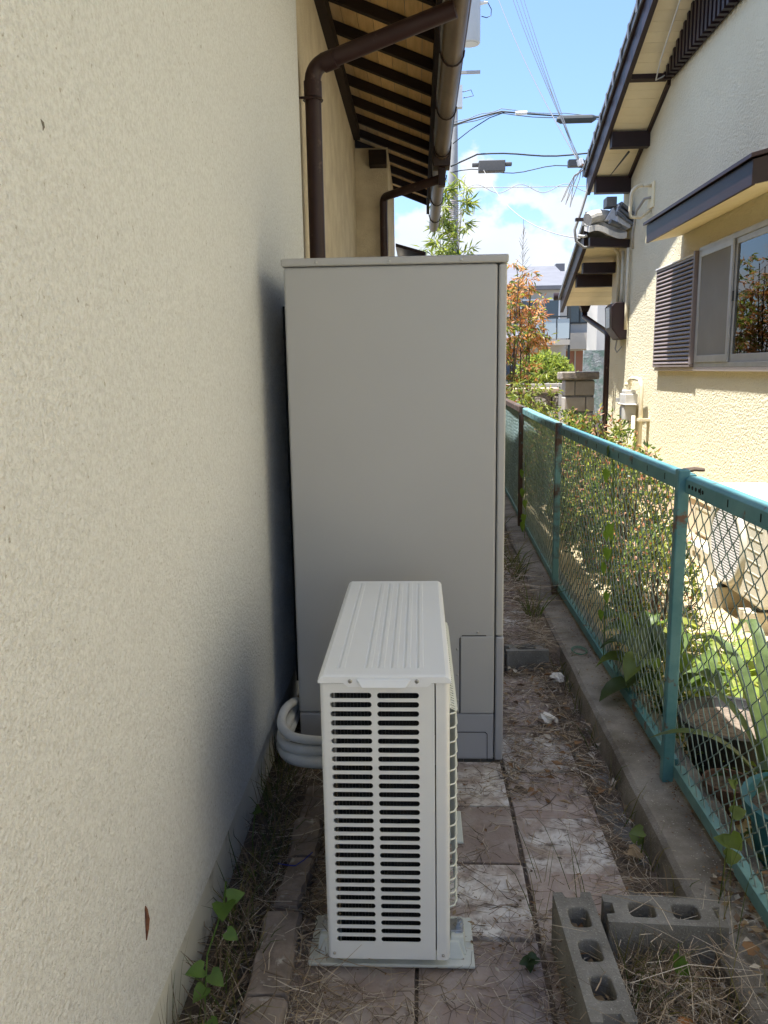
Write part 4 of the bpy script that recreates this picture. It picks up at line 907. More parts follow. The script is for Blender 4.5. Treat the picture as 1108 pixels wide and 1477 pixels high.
# rippled panel fence and white siding building to the right
rp = thing('panel_fence', 'grey green rippled panel fence behind the gate pillar', 'fence', (3, 13, 0))
for i in range(4):
    x = 2.62 + i * .34; mb = MB(); mb.box(x, x + .325, 13, 13.03, .55, 1.66); mb.build('panel', m_ripple, rp)
    mb = MB(); mb.box(x + .326, x + .339, 12.99, 13.04, -.1, 1.68); mb.build('panel_post', m_pole, rp)
b = MB(); b.box(2.62, 4, 12.98, 13.05, -.1, .545); b.build('base_wall', m_conc, rp)
sd = thing('white_building', 'white panelled building wall rising behind the meter box corner', 'building', (4, 15, 0))
b = MB(); b.box(3.26, 8, 15.02, 15.9, -.1, 3.9); b.build('core', m_hw, sd)
for r_ in range(9):
    for c_ in range(5):
        mb = MB(); x = 3.25 + c_ * .92; z = -.1 + r_ * .44; mb.box(x + .004, x + .914, 15.0, 15.019, z + .004, z + .436); mb.build('wall_panel', m_siding, sd)

# two storey house across the street
bh = thing('far_house', 'grey two storey house with a balcony across the street', 'house', (6, 34, 0))
b = MB(); b.box(3.2, 5.98, 33.2, 42, -.1, 4.55); b.box(5.98, 9.5, 34, 42, -.1, 4.25); b.build('wall', m_hw, bh)
b = MB(); b.prism([(33.4, 4.1), (33.3, 4.24), (37.5, 5.65), (42.2, 4.2), (42.2, 4.0)], 'x', 5.2, 10); b.build('roof', m_hroof, bh)
b = MB(); b.prism([(32.9, 4.45), (32.9, 4.6), (37.6, 5.9), (42.3, 4.5), (42.3, 4.3)], 'x', 2.8, 6.2); b.build('roof', m_hroof, bh)
b = MB(); b.box(6.3, 6.7, 38, 38.4, 5.3, 6.05); b.build('chimney', m_hroof, bh)
def fwin(x0, x1, z0, z1, y, mt=m_winglass, fm=m_white):
    mb = MB(); f = .06
    mb.box(x0, x1, y - .06, y, z0, z0 + f); mb.box(x0, x1, y - .06, y, z1 - f, z1); mb.box(x0, x0 + f, y - .06, y, z0 + f, z1 - f); mb.box(x1 - f, x1, y - .06, y, z0 + f, z1 - f); mb.box((x0 + x1) / 2 - .03, (x0 + x1) / 2 + .03, y - .055, y, z0 + f, z1 - f)
    q = mb.build('window', fm, bh); mb = MB(); mb.box(x0 + f, x1 - f, y - .025, y - .012, z0 + f, z1 - f); mb.build('pane', mt, q)
fwin(6.15, 7.15, 3.15, 4.02, 34, m_winglass, m_cable)
fwin(6.05, 6.95, .95, 2.1, 34, m_wood2, m_hw2); fwin(7.15, 7.8, .4, 2.0, 34, m_cable, m_hw2)
fwin(4.1, 5.7, 2.9, 4.1, 33.2); fwin(4.0, 5.3, .7, 1.9, 33.2)
b = MB(); b.box(6.0, 8.0, 33.2, 33.995, 2.1, 2.75); b.build('porch_canopy', m_hw2, bh)
bl = MB(); bl.box(3.3, 5.9, 32.0, 33.195, 2.25, 2.45); bal = bl.build('balcony', m_hw2, bh)
for i in range(5):
    mb = MB(); x = 3.32 + i * .515; mb.box(x + .03, x + .5, 32.03, 32.06, 2.5, 3.25); mb.build('rail_panel', m_frost, bal)
    mb = MB(); mb.box(x, x + .028, 32.02, 32.07, 2.45, 3.30); mb.build('rail_post', m_cable, bal)
b = MB(); b.box(3.3, 5.92, 32.01, 32.08, 3.30, 3.36); b.build('handrail', m_cable, bal)
b = MB(); b.box(5.86, 5.94, 32.1, 32.2, -.1, 2.25); b.box(5.86, 5.94, 32.1, 32.2, 2.45, 4.5); b.build('balcony_post', m_cable, bh)
ld = MB(); ld.box(6.6, 7.0, 31, 31.02, .65, 1.2)
tag(ld.build('laundry', m_white), 'white cloth hung outside below the far grey house', 'laundry')
gr = thing('low_house', 'low pale house wall with orange brick base seen behind the red leaves', 'building', (2.5, 25, 0))
b = MB(); b.box(1.3, 3.25, 25.0, 29, .75, 2.1); b.build('wall', m_hw, gr)
b = MB(); b.box(1.3, 3.26, 24.97, 29, -.1, .745); b.build('brick_base', m_brickr, gr)
b = MB(); b.prism([(24.6, 2.1), (24.6, 2.16), (27, 2.6), (29.4, 2.1)], 'x', 1.0, 3.4); b.build('roof', m_hroof, gr)
b = MB(); b.box(2.6, 3.0, 24.94, 24.969, 1.0, 1.8); b.build('window', m_winglass, gr)
bp_ = MB(); bp_.box(3.05, 3.35, 16.6, 16.85, -.1, 1.12); tag(bp_.build('brick_post', m_brickr, bevel=.01), 'small red brick post behind the rounded yellow green bush', 'post')

# utility pole with transformer
pl = thing('utility_pole', 'grey utility pole with hanging transformer above the left eave', 'utility pole', (1.0, 23.2, 0))
b = MB(); b.tube([(.98, 23.2, -.1), (.98, 23.2, 14)], [.17, .10], 14); b.build('pole', m_pole, pl, smooth=True)
b = MB(); b.beam((.2, 23.05, 12.6), (2.4, 23.05, 12.6), .08, .08); b.beam((.2, 23.05, 9.2), (1.7, 23.05, 9.2), .07, .07); b.build('crossarm', m_pole, pl)
tr = MB(); tr.lathe([(.26, 0), (.275, .03), (.275, 1.25), (.29, 1.27), (.29, 1.33), (.1, 1.42)], (1.42, 23.0, 9.88), 24); tr.lathe([(.2, -.012), (.2, -.001)], (1.42, 23.0, 9.88), 20); tro = tr.build('transformer', m_trans, pl)
for v_ in tro.data.polygons: v_.use_smooth = len(v_.vertices) == 4
for p in tro.data.polygons: pass
tro.modifiers.new('es', 'EDGE_SPLIT')
b = MB()
for z in (10.85, 11.0): b.tube([(1.68, 23, z), (1.80, 23, z + .02), (1.88, 23, z + .02)], [.05, .045, .03], 8)
b.build('insulator', m_porc, pl)
b = MB(); b.tube([(1.88, 23, 10.87), (1.98, 23, 10.7), (1.97, 23, 10.55), (1.86, 23, 10.5), (1.72, 23, 10.54)], .012, 5); b.tube([(1.2, 23, 9.95), (1.3, 22.7, 10.1), (1.25, 22.7, 10.3), (1.15, 22.8, 10.1)], .012, 5); b.build('jumper_wire', m_cable, pl)
b = MB(); b.box(1.05, 1.22, 22.9, 23.1, 8.3, 8.85); b.build('fuse_box', m_trans, pl)
b = MB(); b.tube([(1.22, 23, 8.7), (1.45, 23, 8.75), (1.52, 23, 8.6), (1.25, 23, 8.55)], .012, 5); b.build('jumper_wire', m_cable, pl)
b = MB()
for k in range(30): z = 4.5 + k * .05; b.tube([(.98 + .16 * math.cos(i * math.pi / 4), 23.2 + .16 * math.sin(i * math.pi / 4), z) for i in range(9)], .008, 4)
b.build('pole_wrap', m_tilepale, pl)
def wire(a, c, sag, n=20, wob=0, wf=6, seed=0):
    a = Vector(a); c = Vector(c); o_ = []
    for i in range(n + 1):
        t = i / n; p = a.lerp(c, t); p.z -= sag * 4 * t * (1 - t)
        if wob: p.z += wob * math.sin(t * wf * 2 * math.pi + seed)
        o_.append(p)
    return o_
WG = 'overhead wires crossing the street'
b = MB(); P1 = wire((.9, 22.6, 7.75), (2.2, 22.3, 7.98), -.02, 8)[:-1] + wire((2.2, 22.3, 7.98), (12, 22, 8.1), .35, 24)
b.tube(P1, .022, 6); b.tube([p + Vector((0, 0, .05 + .02 * math.sin(i * 1.7))) for i, p in enumerate(P1)], .010, 5, 1); b.tube([p + Vector((0, .05, -.035 + .02 * math.sin(i * 1.1))) for i, p in enumerate(P1)], .012, 5)
b.tube([(.95, 22.6, 7.3), (1.4, 22.5, 7.6), (1.9, 22.4, 7.86), (2.3, 22.3, 7.96)], .014, 5)
tag(b.build('cable_bundle', [m_cable, m_cabled2], smooth=True), 'upper bundle of black and white telecom cables against the sky', 'cables', WG)
for i_, (x, s_) in enumerate(((2.72, 0), (4.15, 1))):
    pass
b = MB(); b.tube([(3.6, 22.1, 7.68), (3.7, 22.1, 7.68), (4.5, 22.1, 7.68), (4.6, 22.1, 7.70)], [.05, .1, .1, .05], 10); tag(b.build('splice_closure', m_cable), 'black splice tube hanging under the upper telecom cables', 'splice box')
b = MB(); b.tube([(2.55, 22.2, 7.90), (2.85, 22.2, 7.90)], .05, 8); tag(b.build('cable_clamp', m_porc), 'small white clamp on the upper telecom cables', 'clamp')
b = MB(); P2 = wire((.9, 22.8, 6.78), (1.6, 22.6, 7.02), 0, 4)[:-1] + wire((1.6, 22.6, 7.02), (12, 22, 7.2), .2, 30, .035, 4)
b.tube(P2, .022, 6); P3 = wire((.9, 22.8, 6.62), (12, 22, 6.9), .1, 40, .07, 5); b.tube(P3, .014, 5)
tag(b.build('cable_bundle', m_cable, smooth=True), 'lower pair of wavy black cables carrying the two grey boxes', 'cables', WG)
b = MB(); b.box(1.62, 2.32, 22.3, 22.55, 6.52, 6.80); b.box(1.45, 1.62, 22.38, 22.47, 6.66, 6.76); b.box(2.32, 2.5, 22.38, 22.47, 6.66, 6.76); tag(b.build('cable_box', M('box_grey', (.09, .085, .08), .7), bevel=.02), 'dark grey cable box hanging near the pole on the lower cables', 'cable box')
b = MB(); b.box(3.95, 4.35, 22.2, 22.4, 6.56, 6.74); b.box(4.36, 5.4, 22.2, 22.45, 6.36, 6.72); tag(b.build('cable_box', bpy.data.materials['box_grey'], bevel=.02), 'dark grey cable box partly behind the right gable on the lower cables', 'cable box')
b = MB(); b.tube(wire((.98, 23, 6.28), (12, 22, 6.2), .1, 20), .010, 5); b.tube(wire((1.3, 22.9, 6.22), (12, 22, 6.15), .1, 90, .11, 9), .009, 4)
tag(b.build('spiral_wire', m_cableg, smooth=True), 'thin messenger wire wrapped by a loose wavy wire', 'wire', WG)
dg = 'service drop wires to the right house gable'
ends = [(1.80, 9.42, 3.62), (1.82, 9.42, 3.62), (1.81, 9.44, 3.64), (1.80, 9.44, 3.60), (1.79, 9.42, 3.64)]
for i, (xo, sg, mt, r_) in enumerate(((1.55, .35, m_cabled2, .0075), (1.95, .25, m_cabled, .0055), (2.05, .22, m_cabled, .005), (2.2, .2, m_cabled, .005), (2.3, .18, m_cabled, .005))):
    tube_thing('drop_wire', ['thick white service drop wire, lowest of the bundle to the gable', 'thin grey service drop wire beside the thick white one', 'thin grey service drop wire in the middle of the bundle', 'thin grey service drop wire second from the right of the bundle', 'thin pale service drop wire at the right edge of the bundle'][i], 'wire', wire((xo, 23.05, 12.66), ends[i], sg, 24), r_, mt, 5, dg)
tube_thing('telephone_wire', 'thin dark telephone wire sagging from the cable box to the lower gable', 'wire', wire((1.75, 22.3, 6.55), (1.84, 9.5, 2.84), .35, 30), .007, m_cableg, 5)
iw = thing('wire_clamp', 'white insulator clamp where the drop wires meet the right gable', 'clamp', (1.8, 9.42, 3.6))
b = MB(); b.tube([(1.78, 9.42, 3.66), (1.80, 9.42, 3.60)], .022, 10); b.tube([(1.81, 9.43, 3.68), (1.83, 9.43, 3.62)], .02, 10); b.build('insulator', m_porc, iw)
b = MB(); b.tube([(1.82, 9.42, 3.62), (1.85, 9.41, 3.57), (1.88, 9.40, 3.55)], .008, 6); b.build('copper_tail', m_cocoon, iw)
for k in range(3): b = MB(); b.tube([(1.85, 9.40, 3.56), (1.74, 9.40, 3.50 - k * .01), (1.66 + k * .03, 9.40, 3.36 - k * .02), (1.60 + k * .05, 9.40, 3.22 - k * .03), (1.63 + k * .05, 9.42, 3.26), (1.72 + k * .04, 9.42, 3.46), (1.82, 9.42, 3.57)], .005, 5); b.build('wire_loop', m_cableg, iw)
b = MB(); b.tube([(1.80, 9.42, 2.86), (1.86, 9.42, 2.85), (1.90, 9.42, 2.86)], .018, 8); tag(b.build('wire_clamp', m_porc), 'small white clamp holding the telephone wire at the lower gable', 'clamp')

# ------------------------------------------------------------------ vegetation
LG = leafmat('leaf_green', (.12, .18, .045), .45); LD = leafmat('leaf_dark', (.05, .085, .03)); LY = leafmat('leaf_yellowgreen', (.30, .33, .08), .5); LR = leafmat('leaf_red', (.40, .15, .08)); LO = leafmat('leaf_orange', (.58, .28, .11), .45); LP = leafmat('leaf_pink', (.58, .34, .25), .45)
LL = leafmat('leaf_lime', (.24, .31, .07), .45); LS = leafmat('leaf_strap', (.10, .145, .05), .25); LH = leafmat('leaf_heart', (.12, .22, .04)); LB = leafmat('leaf_bamboo', (.27, .31, .08), .45)
def rdir():
    while 1:
        v = Vector((U(-1, 1), U(-1, 1), U(-1, 1)))
        if .05 < v.length < 1: return v.normalized()
def shrub(name, lb, cat, c, rx, ry, h, nl, size, mats, weights, group, gap=.0, stems=7, zlo=.05, dens=3.0):
    t = thing(name, lb, cat, (c[0], c[1], 0), group)
    mb = MB(); tw = MB(); cum = random.choices(range(len(mats)), weights, k=nl)
    tips = []
    for s_ in range(stems):
        a = U(0, 6.28); p = Vector((c[0] + .04 * math.cos(a), c[1] + .04 * math.sin(a), -.03)); pts = [p]; d = Vector((math.cos(a) * .35, math.sin(a) * .35, 1))
        for k in range(5):
            d = (d + rdir() * .28).normalized(); p = p + Vector((d.x * rx, d.y * ry, d.z * h)) * .19; pts.append(p)
            if k > 0:
                for q_ in range(2):
                    e = p + Vector((U(-1, 1) * rx, U(-1, 1) * ry, U(.1, .6) * h)) * .4; tw.tube([p, (p + e) / 2 + rdir() * .02, e], [.004, .003, .0015], 4); tips.append(e)
        tw.tube(pts, [.010, .009, .008, .006, .005, .003], 5)
    tw.build('stem', m_bark, t)
    i = 0; tries = 0
    sd = U(0, 50)
    while i < nl and tries < nl * 12:
        tries += 1
        v = rdir() * (U(.12, 1) ** .45)
        q = Vector((c[0] + v.x * rx, c[1] + v.y * ry, h * .56 + v.z * h * .5))
        if q.z < zlo: continue
        nn = mnoise.noise(Vector((q.x * 6.5 + sd, q.y * 6.5, q.z * 6.5)))
        if nn < gap: continue
        # short sprays of 4 leaves
        ax = (v + Vector((0, 0, .7)) + rdir() * .6).normalized()
        for k in range(4):
            dd = (ax * .5 + rdir()).normalized()
            mb.leaf(q + ax * k * size * .35, dd, rdir(), size * U(.7, 1.25), size * U(.38, .5), cum[i])
            i += 1
            if i >= nl: break
    mb.build('foliage', mats, t)
    return t
AG = 'shrubs along the far side of the fence'
specs = [((1.12, 3.72), .17, .26, .62, 1500, 'low twiggy shrub nearest the camera behind the mesh fence'), ((1.17, 4.45), .24, .42, .93, 4300, 'reddish tipped shrub behind the fence opposite the round grille'), ((1.20, 5.40), .28, .48, 1.04, 5000, 'dense shrub rising above the teal rail below the gas meter'),
         ((1.22, 6.35), .30, .46, 1.0, 4600, 'shrub behind the half rusted fence post'), ((1.25, 7.35), .30, .5, .95, 4200, 'shrub behind the rusty brown fence post'), ((1.28, 8.4), .30, .5, .86, 3800, 'farthest shrub of the fence row next to the tank edge')]
for c, rx, ry, h, nl, lb in specs:
    shrub('azalea_shrub', lb, 'shrub', c, rx, ry, h, int(nl * 1.0), .040, [LG, LD, LY, LR, LP], [40, 12, 34, 5, 9], AG, gap=-.04, zlo=.03, stems=7)
shrub('azalea_shrub', 'small shrub at the foot of the yellow wall below the gas meter', 'shrub', (1.9, 8.35), .35, .6, .72, 2600, .035, [LG, LD, LY, LR, LP], [30, 15, 30, 12, 13], AG, gap=-.1)
# nandina: tall canes with tiers of orange leaflets
def nandina(lb, c, canes, hts, mats, wts, group, spread=.42, nsp=9, zmin=.8, lsz=.085):
    t = thing('nandina', lb, 'shrub', (c[0], c[1], 0), group); tw = MB(); mb = MB()
    for i in range(canes):
        h = U(*hts); a = U(0, 6.28); bx = c[0] + .15 * math.cos(a); by = c[1] + .15 * math.sin(a)
        tx = bx + U(-.18, .18); ty = by + U(-.15, .15)
        pts = [Vector((bx + (tx - bx) * s_ + .03 * math.sin(s_ * 5 + i), by + (ty - by) * s_, -.05 + h * s_)) for s_ in [k / 8 for k in range(9)]]
        tw.tube(pts, [.013 - .001 * k for k in range(9)], 6)
        for s_ in range(nsp):
            q = U(zmin / h, 1); k_ = min(7, int(q * 8)); p = pts[k_].lerp(pts[k_ + 1], q * 8 - k_); a2 = U(0, 6.28); ln = U(.5, 1) * spread
            e = p + Vector((math.cos(a2) * ln, math.sin(a2) * ln, U(-.05, .28))); mid = (p + e) / 2 + Vector((0, 0, .06))
            tw.tube([p, mid, e], [.004, .003, .0015], 4)
            for s2 in range(7):
                f = U(.35, 1); r0 = p.lerp(mid, f * 2) if f < .5 else mid.lerp(e, f * 2 - 1); sdv = rdir(); sdv.z = U(-.5, .3); r1 = r0 + sdv * .13
                for k in range(5):
                    g_ = r0.lerp(r1, .25 + .18 * k); d = (sdv + rdir() * .8 + Vector((0, 0, -.45))).normalized()
                    mb.leaf(g_, d, rdir(), lsz * U(.7, 1.2), lsz * .26, random.choices(range(len(mats)), wts)[0])
    tw.build('cane', m_bark, t); mb.build('foliage', mats, t)
NG = 'tall orange leaved shrubs at the end of the alley'
nandina('orange and pink leaved tall shrub right beside the tank top', (1.24, 10.2), 5, (2.2, 2.75), [LO, LP, LR, LY, LG], [36, 28, 8, 16, 12], NG, .31, 8, 1.5)
nandina('yellow green and orange leaved shrub just behind the tank edge', (1.02, 9.7), 4, (2.0, 2.5), [LY, LG, LO, LP, LR], [32, 30, 18, 12, 8], NG, nsp=9, zmin=.7)
nandina('sparse orange shrub leaning towards the gable in front of the far house', (1.50, 10.5), 2, (2.0, 2.25), [LO, LR, LP, LY], [40, 20, 25, 15], NG, .28, 6, 1.75)
nandina('orange leaved shrub hidden behind the tank and mirrored in the window', (.25, 10.0), 7, (2.1, 2.65), [LO, LP, LY, LG, LR], [34, 20, 22, 16, 8], NG, .5, 17, .4)
nandina('mixed orange and green shrub hidden behind the middle of the tank', (.62, 10.4), 6, (1.9, 2.4), [LO, LG, LY, LP], [30, 30, 24, 16], NG, .42, 12, .6)
nandina('low green bamboo like clump at the foot of the orange shrubs', (1.05, 9.2), 6, (.8, 1.35), [LB, LY, LG], [40, 30, 30], NG, .3, 8, .25)
# feathery bare top shoot
b = MB()
for k in range(26):
    z = 2.55 + k * .02; a = U(0, 6.28); l_ = .12 * (1 - k / 30); b.tube([(1.30, 10.3, z), (1.30 + l_ * math.cos(a), 10.3 + l_ * math.sin(a), z + .08)], .002, 3)
b.tube([(1.29, 10.3, .9), (1.30, 10.3, 3.2)], [.005, .002], 4); tag(b.build('seed_stalk', m_bark), 'grey feathery seed stalk sticking up above the orange leaves', 'stalk')
# bamboo by the left eave
def bamboo(lb, c, hts, n, spread, nl):
    t = thing('bamboo', lb, 'bamboo', (c[0], c[1], 0), 'green bamboo beyond the left eave'); tw = MB(); mb = MB()
    for i in range(n):
        h = U(*hts); x, y = c[0] + U(-.12, .12), c[1] + U(-.15, .15); lean = U(-.08, .15)
        pts = [Vector((x + lean * (k / 10) ** 2 * 2, y, h * k / 10)) for k in range(11)]; tw.tube(pts, [.02 - .0016 * k for k in range(11)], 6)
        for s_ in range(int(nl * 1.35)):
            q = U(.45, 1); k_ = min(9, int(q * 10)); p = pts[k_].lerp(pts[k_ + 1], q * 10 - k_); a2 = U(0, 6.28); e = p + Vector((math.cos(a2), math.sin(a2), U(.0, .6))) * U(.4, 1) * spread * (1.25 - q * .6)
            tw.tube([p, (p + e) / 2 + Vector((0, 0, .05)), e], .0025, 3)
            for k in range(14):
                f = U(.3, 1); r0 = p.lerp(e, f); d = ((e - p).normalized() * .6 + rdir() + Vector((0, 0, -.5))).normalized(); mb.leaf(r0, d, rdir(), U(.13, .22), U(.024, .036), random.choices((0, 1, 2), (50, 30, 20))[0])
    tw.build('cane', m_bamboo, t); mb.build('foliage', [LB, LY, LG], t)
bamboo('tall green bamboo rising beside the end of the left gutter', (.50, 13), (4.0, 4.5), 4, .36, 20)
bamboo('shorter bamboo clump half hidden under the far left eave', (.22, 13.6), (3.1, 3.6), 4, .42, 14)
# round bush across the street and distant greenery
shrub('round_bush', 'rounded yellow green bush in front of the far house', 'bush', (2.50, 16.2), .56, .5, 1.05, 4600, .10, [LY, LL, LG], [60, 30, 10], 'bushes in front of the far houses', -.15, 6, .6)
for o_ in list(bpy.data.objects):
    if o_.name.startswith('round_bush'): o_.location.z += .50
b = MB(); b.lathe([(.22, 0), (.3, .05), (.34, .6), (.36, .62)], (2.50, 16.2, -.1), 20); tag(b.build('bush_planter', m_hw2), 'pale round planter under the yellow green bush', 'planter')

# broad leaved plants behind the fence
def broadleaf(mb, base, dirv, ln, wd, up, mi=0, n=7):
    d = Vector((math.cos(dirv), math.sin(dirv), 0)); pts = []; ws = []
    for k in range(n + 1):
        s_ = k / n; pts.append(Vector(base) + d * ln * (s_ * .9) + Vector((0, 0, up * (math.sin(s_ * 1.9)) - .35 * ln * s_ * s_)))
        ws.append(wd * max(.02, math.sin(math.pi * min(1, .06 + s_ * .94)) ** .75))
    mb.blade(pts, ws, None, mi)
def plant(name, lb, cat, c, n, ln, wd, up, mats, z0=.0, group=None, stalk=.1):
    t = thing(name, lb, cat, (c[0], c[1], z0), group)
    for i in range(n):
        mb = MB(); a = i * 2.4 + U(-.3, .3); l_ = U(*ln); st = U(.3, 1) * stalk; h0 = U(.3, 1) * up
        bs = Vector((c[0] + st * math.cos(a), c[1] + st * math.sin(a), z0 + h0)); mb.tube([(c[0], c[1], z0 - .02), (c[0] + st * .4 * math.cos(a), c[1] + st * .4 * math.sin(a), z0 + h0 * .7), bs], [.004, .003, .0025], 4)
        broadleaf(mb, bs, a, l_, wd * U(.75, 1.15), up * U(.2, .5)); mb.build('leaf', random.choice(mats), t, smooth=True)
    return t
plant('broad_leaf_plant', 'large dark broad leaved plant pressed against the mesh left of the near post', 'plant', (.98, 3.05), 16, (.16, .26), .11, .30, [LD, LG, LG], .02, None, .12)
plant('broad_leaf_plant', 'mid green leafy plant behind the mesh farther along from the near post', 'plant', (1.0, 3.45), 12, (.12, .2), .09, .26, [LG, LY, LG], .02, None, .1)
GP = 'sunlit leafy seedlings in the neighbouring yard'
for i, (x, y, lb) in enumerate([(1.22, 3.15, 'lime green seedling clump just right of the near fence post'), (1.36, 3.35, 'lime green seedling clump nearest the near foot of the air conditioner'), (1.52, 3.3, 'lime green seedling clump at the right edge of the picture'), (1.25, 3.62, 'lime green seedling clump on the sand behind the low twiggy shrub'), (1.46, 3.62, 'lime green seedling clump farthest out on the sunlit sand')]):
    plant('seedling_clump', lb, 'plant', (x, y), 13, (.09, .15), .065, .12, [LL, LL, LY], .02, GP, .09)
# strap leaved crinum beside the pots
t = thing('strap_leaf_plant', 'strap leaved plant arching over the pots right of the near post', 'plant', (1.06, 2.28, .05))
for i, (a, ln, up) in enumerate([(3.0, .36, .20), (2.5, .30, .30), (1.9, .40, .42), (1.2, .5, .45), (.5, .5, .40), (-.2, .45, .28), (5.6, .40, .34), (4.4, .34, .30), (1.6, .3, .5)]):
    mb = MB(); d = Vector((math.cos(a), math.sin(a), 0)); pts = []; ws = []
    for k in range(13):
        s_ = k / 12; pts.append(Vector((1.06, 2.28, .10)) + d * ln * (s_ ** 1.25) + Vector((0, 0, up * math.sin(min(s_ * 2.1, 2.6))))); ws.append(.044 * min(1, .55 + s_ * 1.2) * (1 - s_ ** 5) + .002)
    mb.blade(pts, ws); mb.build('leaf', LS, t, smooth=True)
# pots and pebbles
def pot(lb, c, r, h, mt, dry=True):
    t = thing('flower_pot', lb, 'pot', (c[0], c[1], 0)); mb = MB()
    mb.lathe([(r * .72, 0), (r * .95, h * .86), (r * 1.06, h * .86), (r * 1.08, h), (r * .97, h), (r * .93, h * .88), (r * .9, h * .85)], (c[0], c[1], .0), 28); mb.build('pot_body', mt, t, smooth=True).modifiers.new('es', 'EDGE_SPLIT')
    mb = MB(); mb.lathe([(.001, h * .865), (r * .5, h * .87), (r * .9, h * .86)], (c[0], c[1], 0), 20); mb.build('pot_soil', m_soil, t)
pot('teal plastic flower pot behind the fence at the lower right', (1.05, 2.02), .16, .24, m_potblue)
pot('black plastic flower pot behind the near fence post', (1.07, 2.60), .17, .22, m_potblack)
pot('small terracotta pot in the shade between the teal and black pots', (.95, 2.32), .07, .14, m_terra)
plant('pot_plant', 'rounded leaves growing out of the teal flower pot', 'plant', (1.05, 2.02), 10, (.08, .13), .065, .13, [LG, LH, LD], .2, None, .07)
for i, (x, y, r_, lb) in enumerate([(1.12, 2.98, .055, 'pale grey round stone, largest of the three by the black pot'), (1.22, 2.94, .042, 'grey round stone to the right of the largest one'), (1.15, 2.86, .032, 'smallest grey stone in front of the other two')]):
    mb = MB(); V = []
    for a in range(9):
        for c_ in range(12):
            th = math.pi * a / 8; ph_ = 2 * math.pi * c_ / 12; d = Vector((math.sin(th) * math.cos(ph_), math.sin(th) * math.sin(ph_), math.cos(th))); rr = r_ * (1 + .18 * mnoise.noise(d * 1.6 + Vector((i * 5, 0, 0)))); V.append((x + d.x * rr, y + d.y * rr, .03 + r_ * .6 + d.z * rr * .8))
    mb.add(V, [(a * 12 + c_, (a + 1) * 12 + c_, (a + 1) * 12 + (c_ + 1) % 12, a * 12 + (c_ + 1) % 12) for a in range(8) for c_ in range(12)]); tag(mb.build('garden_stone', m_pebble, smooth=True), lb, 'stone', 'round stones in the yard')

def heart(mb, p, d, nrm, s_, mi=0):
    d = d.normalized(); sd = d.cross(nrm); sd = sd.normalized() if sd.length > 1e-3 else d.orthogonal().normalized(); up = sd.cross(d)
    o_ = [(0, 0), (.34, -.14), (.52, .12), (.42, .5), (.2, .82), (0, 1.05)]
    V = [p + sd * u * s_ + d * v * s_ + up * (abs(u) * .25 - .25 * v * v) * s_ for u, v in o_] + [p - sd * u * s_ + d * v * s_ + up * (abs(u) * .25 - .25 * v * v) * s_ for u, v in o_[1:5]] + [p + d * .45 * s_ - up * .06 * s_]
    loop = [0, 1, 2, 3, 4, 5, 9, 8, 7, 6]
    mb.add(V, [(10, loop[i], loop[(i + 1) % 10]) for i in range(10)], mi)
def vine(name, lb, cat, stempts, leaves, mt, r=.0022, group=None):
    t = thing(name, lb, cat, stempts[0], group); mb = MB(); mb.tube(stempts, r, 5); mb.build('stem', mt, t, smooth=True)
    for p, d, nrm, s_ in leaves:
        mb = MB(); heart(mb, Vector(p), Vector(d), Vector(nrm), s_ * .86); mb.build('leaf', mt, t, smooth=True)
vine('climbing_vine', 'heart leaved vine climbing the mesh left of the near post', 'vine', [(.80, 3.35, .16), (.795, 3.33, .4), (.805, 3.30, .62), (.80, 3.27, .8), (.805, 3.3, .95), (.80, 3.33, 1.08)],
     [((.787, 3.33, .98), (-.3, .1, -1), (-1, -.4, .2), .06), ((.787, 3.24, .77), (-.2, -.5, -.9), (-1, -.3, .2), .075), ((.787, 3.30, .72), (-.2, .4, -.9), (-1, -.4, .3), .055), ((.785, 3.26, .66), (-.3, -.1, -1), (-1, -.5, .4), .06), ((.785, 3.31, .58), (-.3, .2, -1), (-1, -.3, .5), .062), ((.787, 3.26, .47), (-.3, -.3, -1), (-1, -.4, .2), .05), ((.79, 3.33, 1.07), (-.2, .5, -.6), (-1, -.3, .6), .055), ((.79, 3.36, .36), (-.3, -.1, -1), (-1, -.4, .2), .05)], LH)
vine('climbing_vine', 'heart leaved vine on the mesh at the foot of the rusty brown post', 'vine', [(.80, 6.0, .12), (.81, 6.05, .35), (.815, 6.1, .55), (.82, 6.15, .75)],
     [((.80, 6.0, .30), (-.3, -.2, -1), (-1, -.5, .3), .08), ((.80, 6.05, .22), (-.3, .2, -1), (-1, -.5, .3), .085), ((.80, 6.1, .48), (-.3, 0, -1), (-1, -.5, .3), .075), ((.80, 6.15, .62), (-.3, .2, -1), (-1, -.5, .3), .07), ((.80, 5.95, .42), (-.3, -.4, -1), (-1, -.5, .3), .07)], LH)
vine('wall_vine', 'round leaved green vine at the foot of the white wall', 'vine', [(-.46, 1.42, -.01), (-.468, 1.47, .10), (-.474, 1.52, .155), (-.46, 1.62, .20), (-.462, 1.66, .235)],
     [((-.475, 1.49, .145), (-.6, -.4, .15), (.3, -.6, 1), .042), ((-.468, 1.47, .118), (-.3, -.6, -.1), (.2, -.5, 1), .04), ((-.462, 1.50, .125), (.7, -.3, -.35), (.3, -.6, 1), .042), ((-.458, 1.44, .06), (.5, -.5, -.25), (.3, -.6, 1), .045), ((-.475, 1.41, .03), (-.5, -.6, 0), (.3, -.6, 1), .034), ((-.46, 1.63, .20), (.1, -.7, .1), (.1, -.9, .6), .062), ((-.455, 1.64, .205), (.7, .2, .15), (.1, -.8, .7), .045), ((-.45, 1.60, .15), (.6, -.2, -.3), (.1, -.8, .7), .035)], LH)
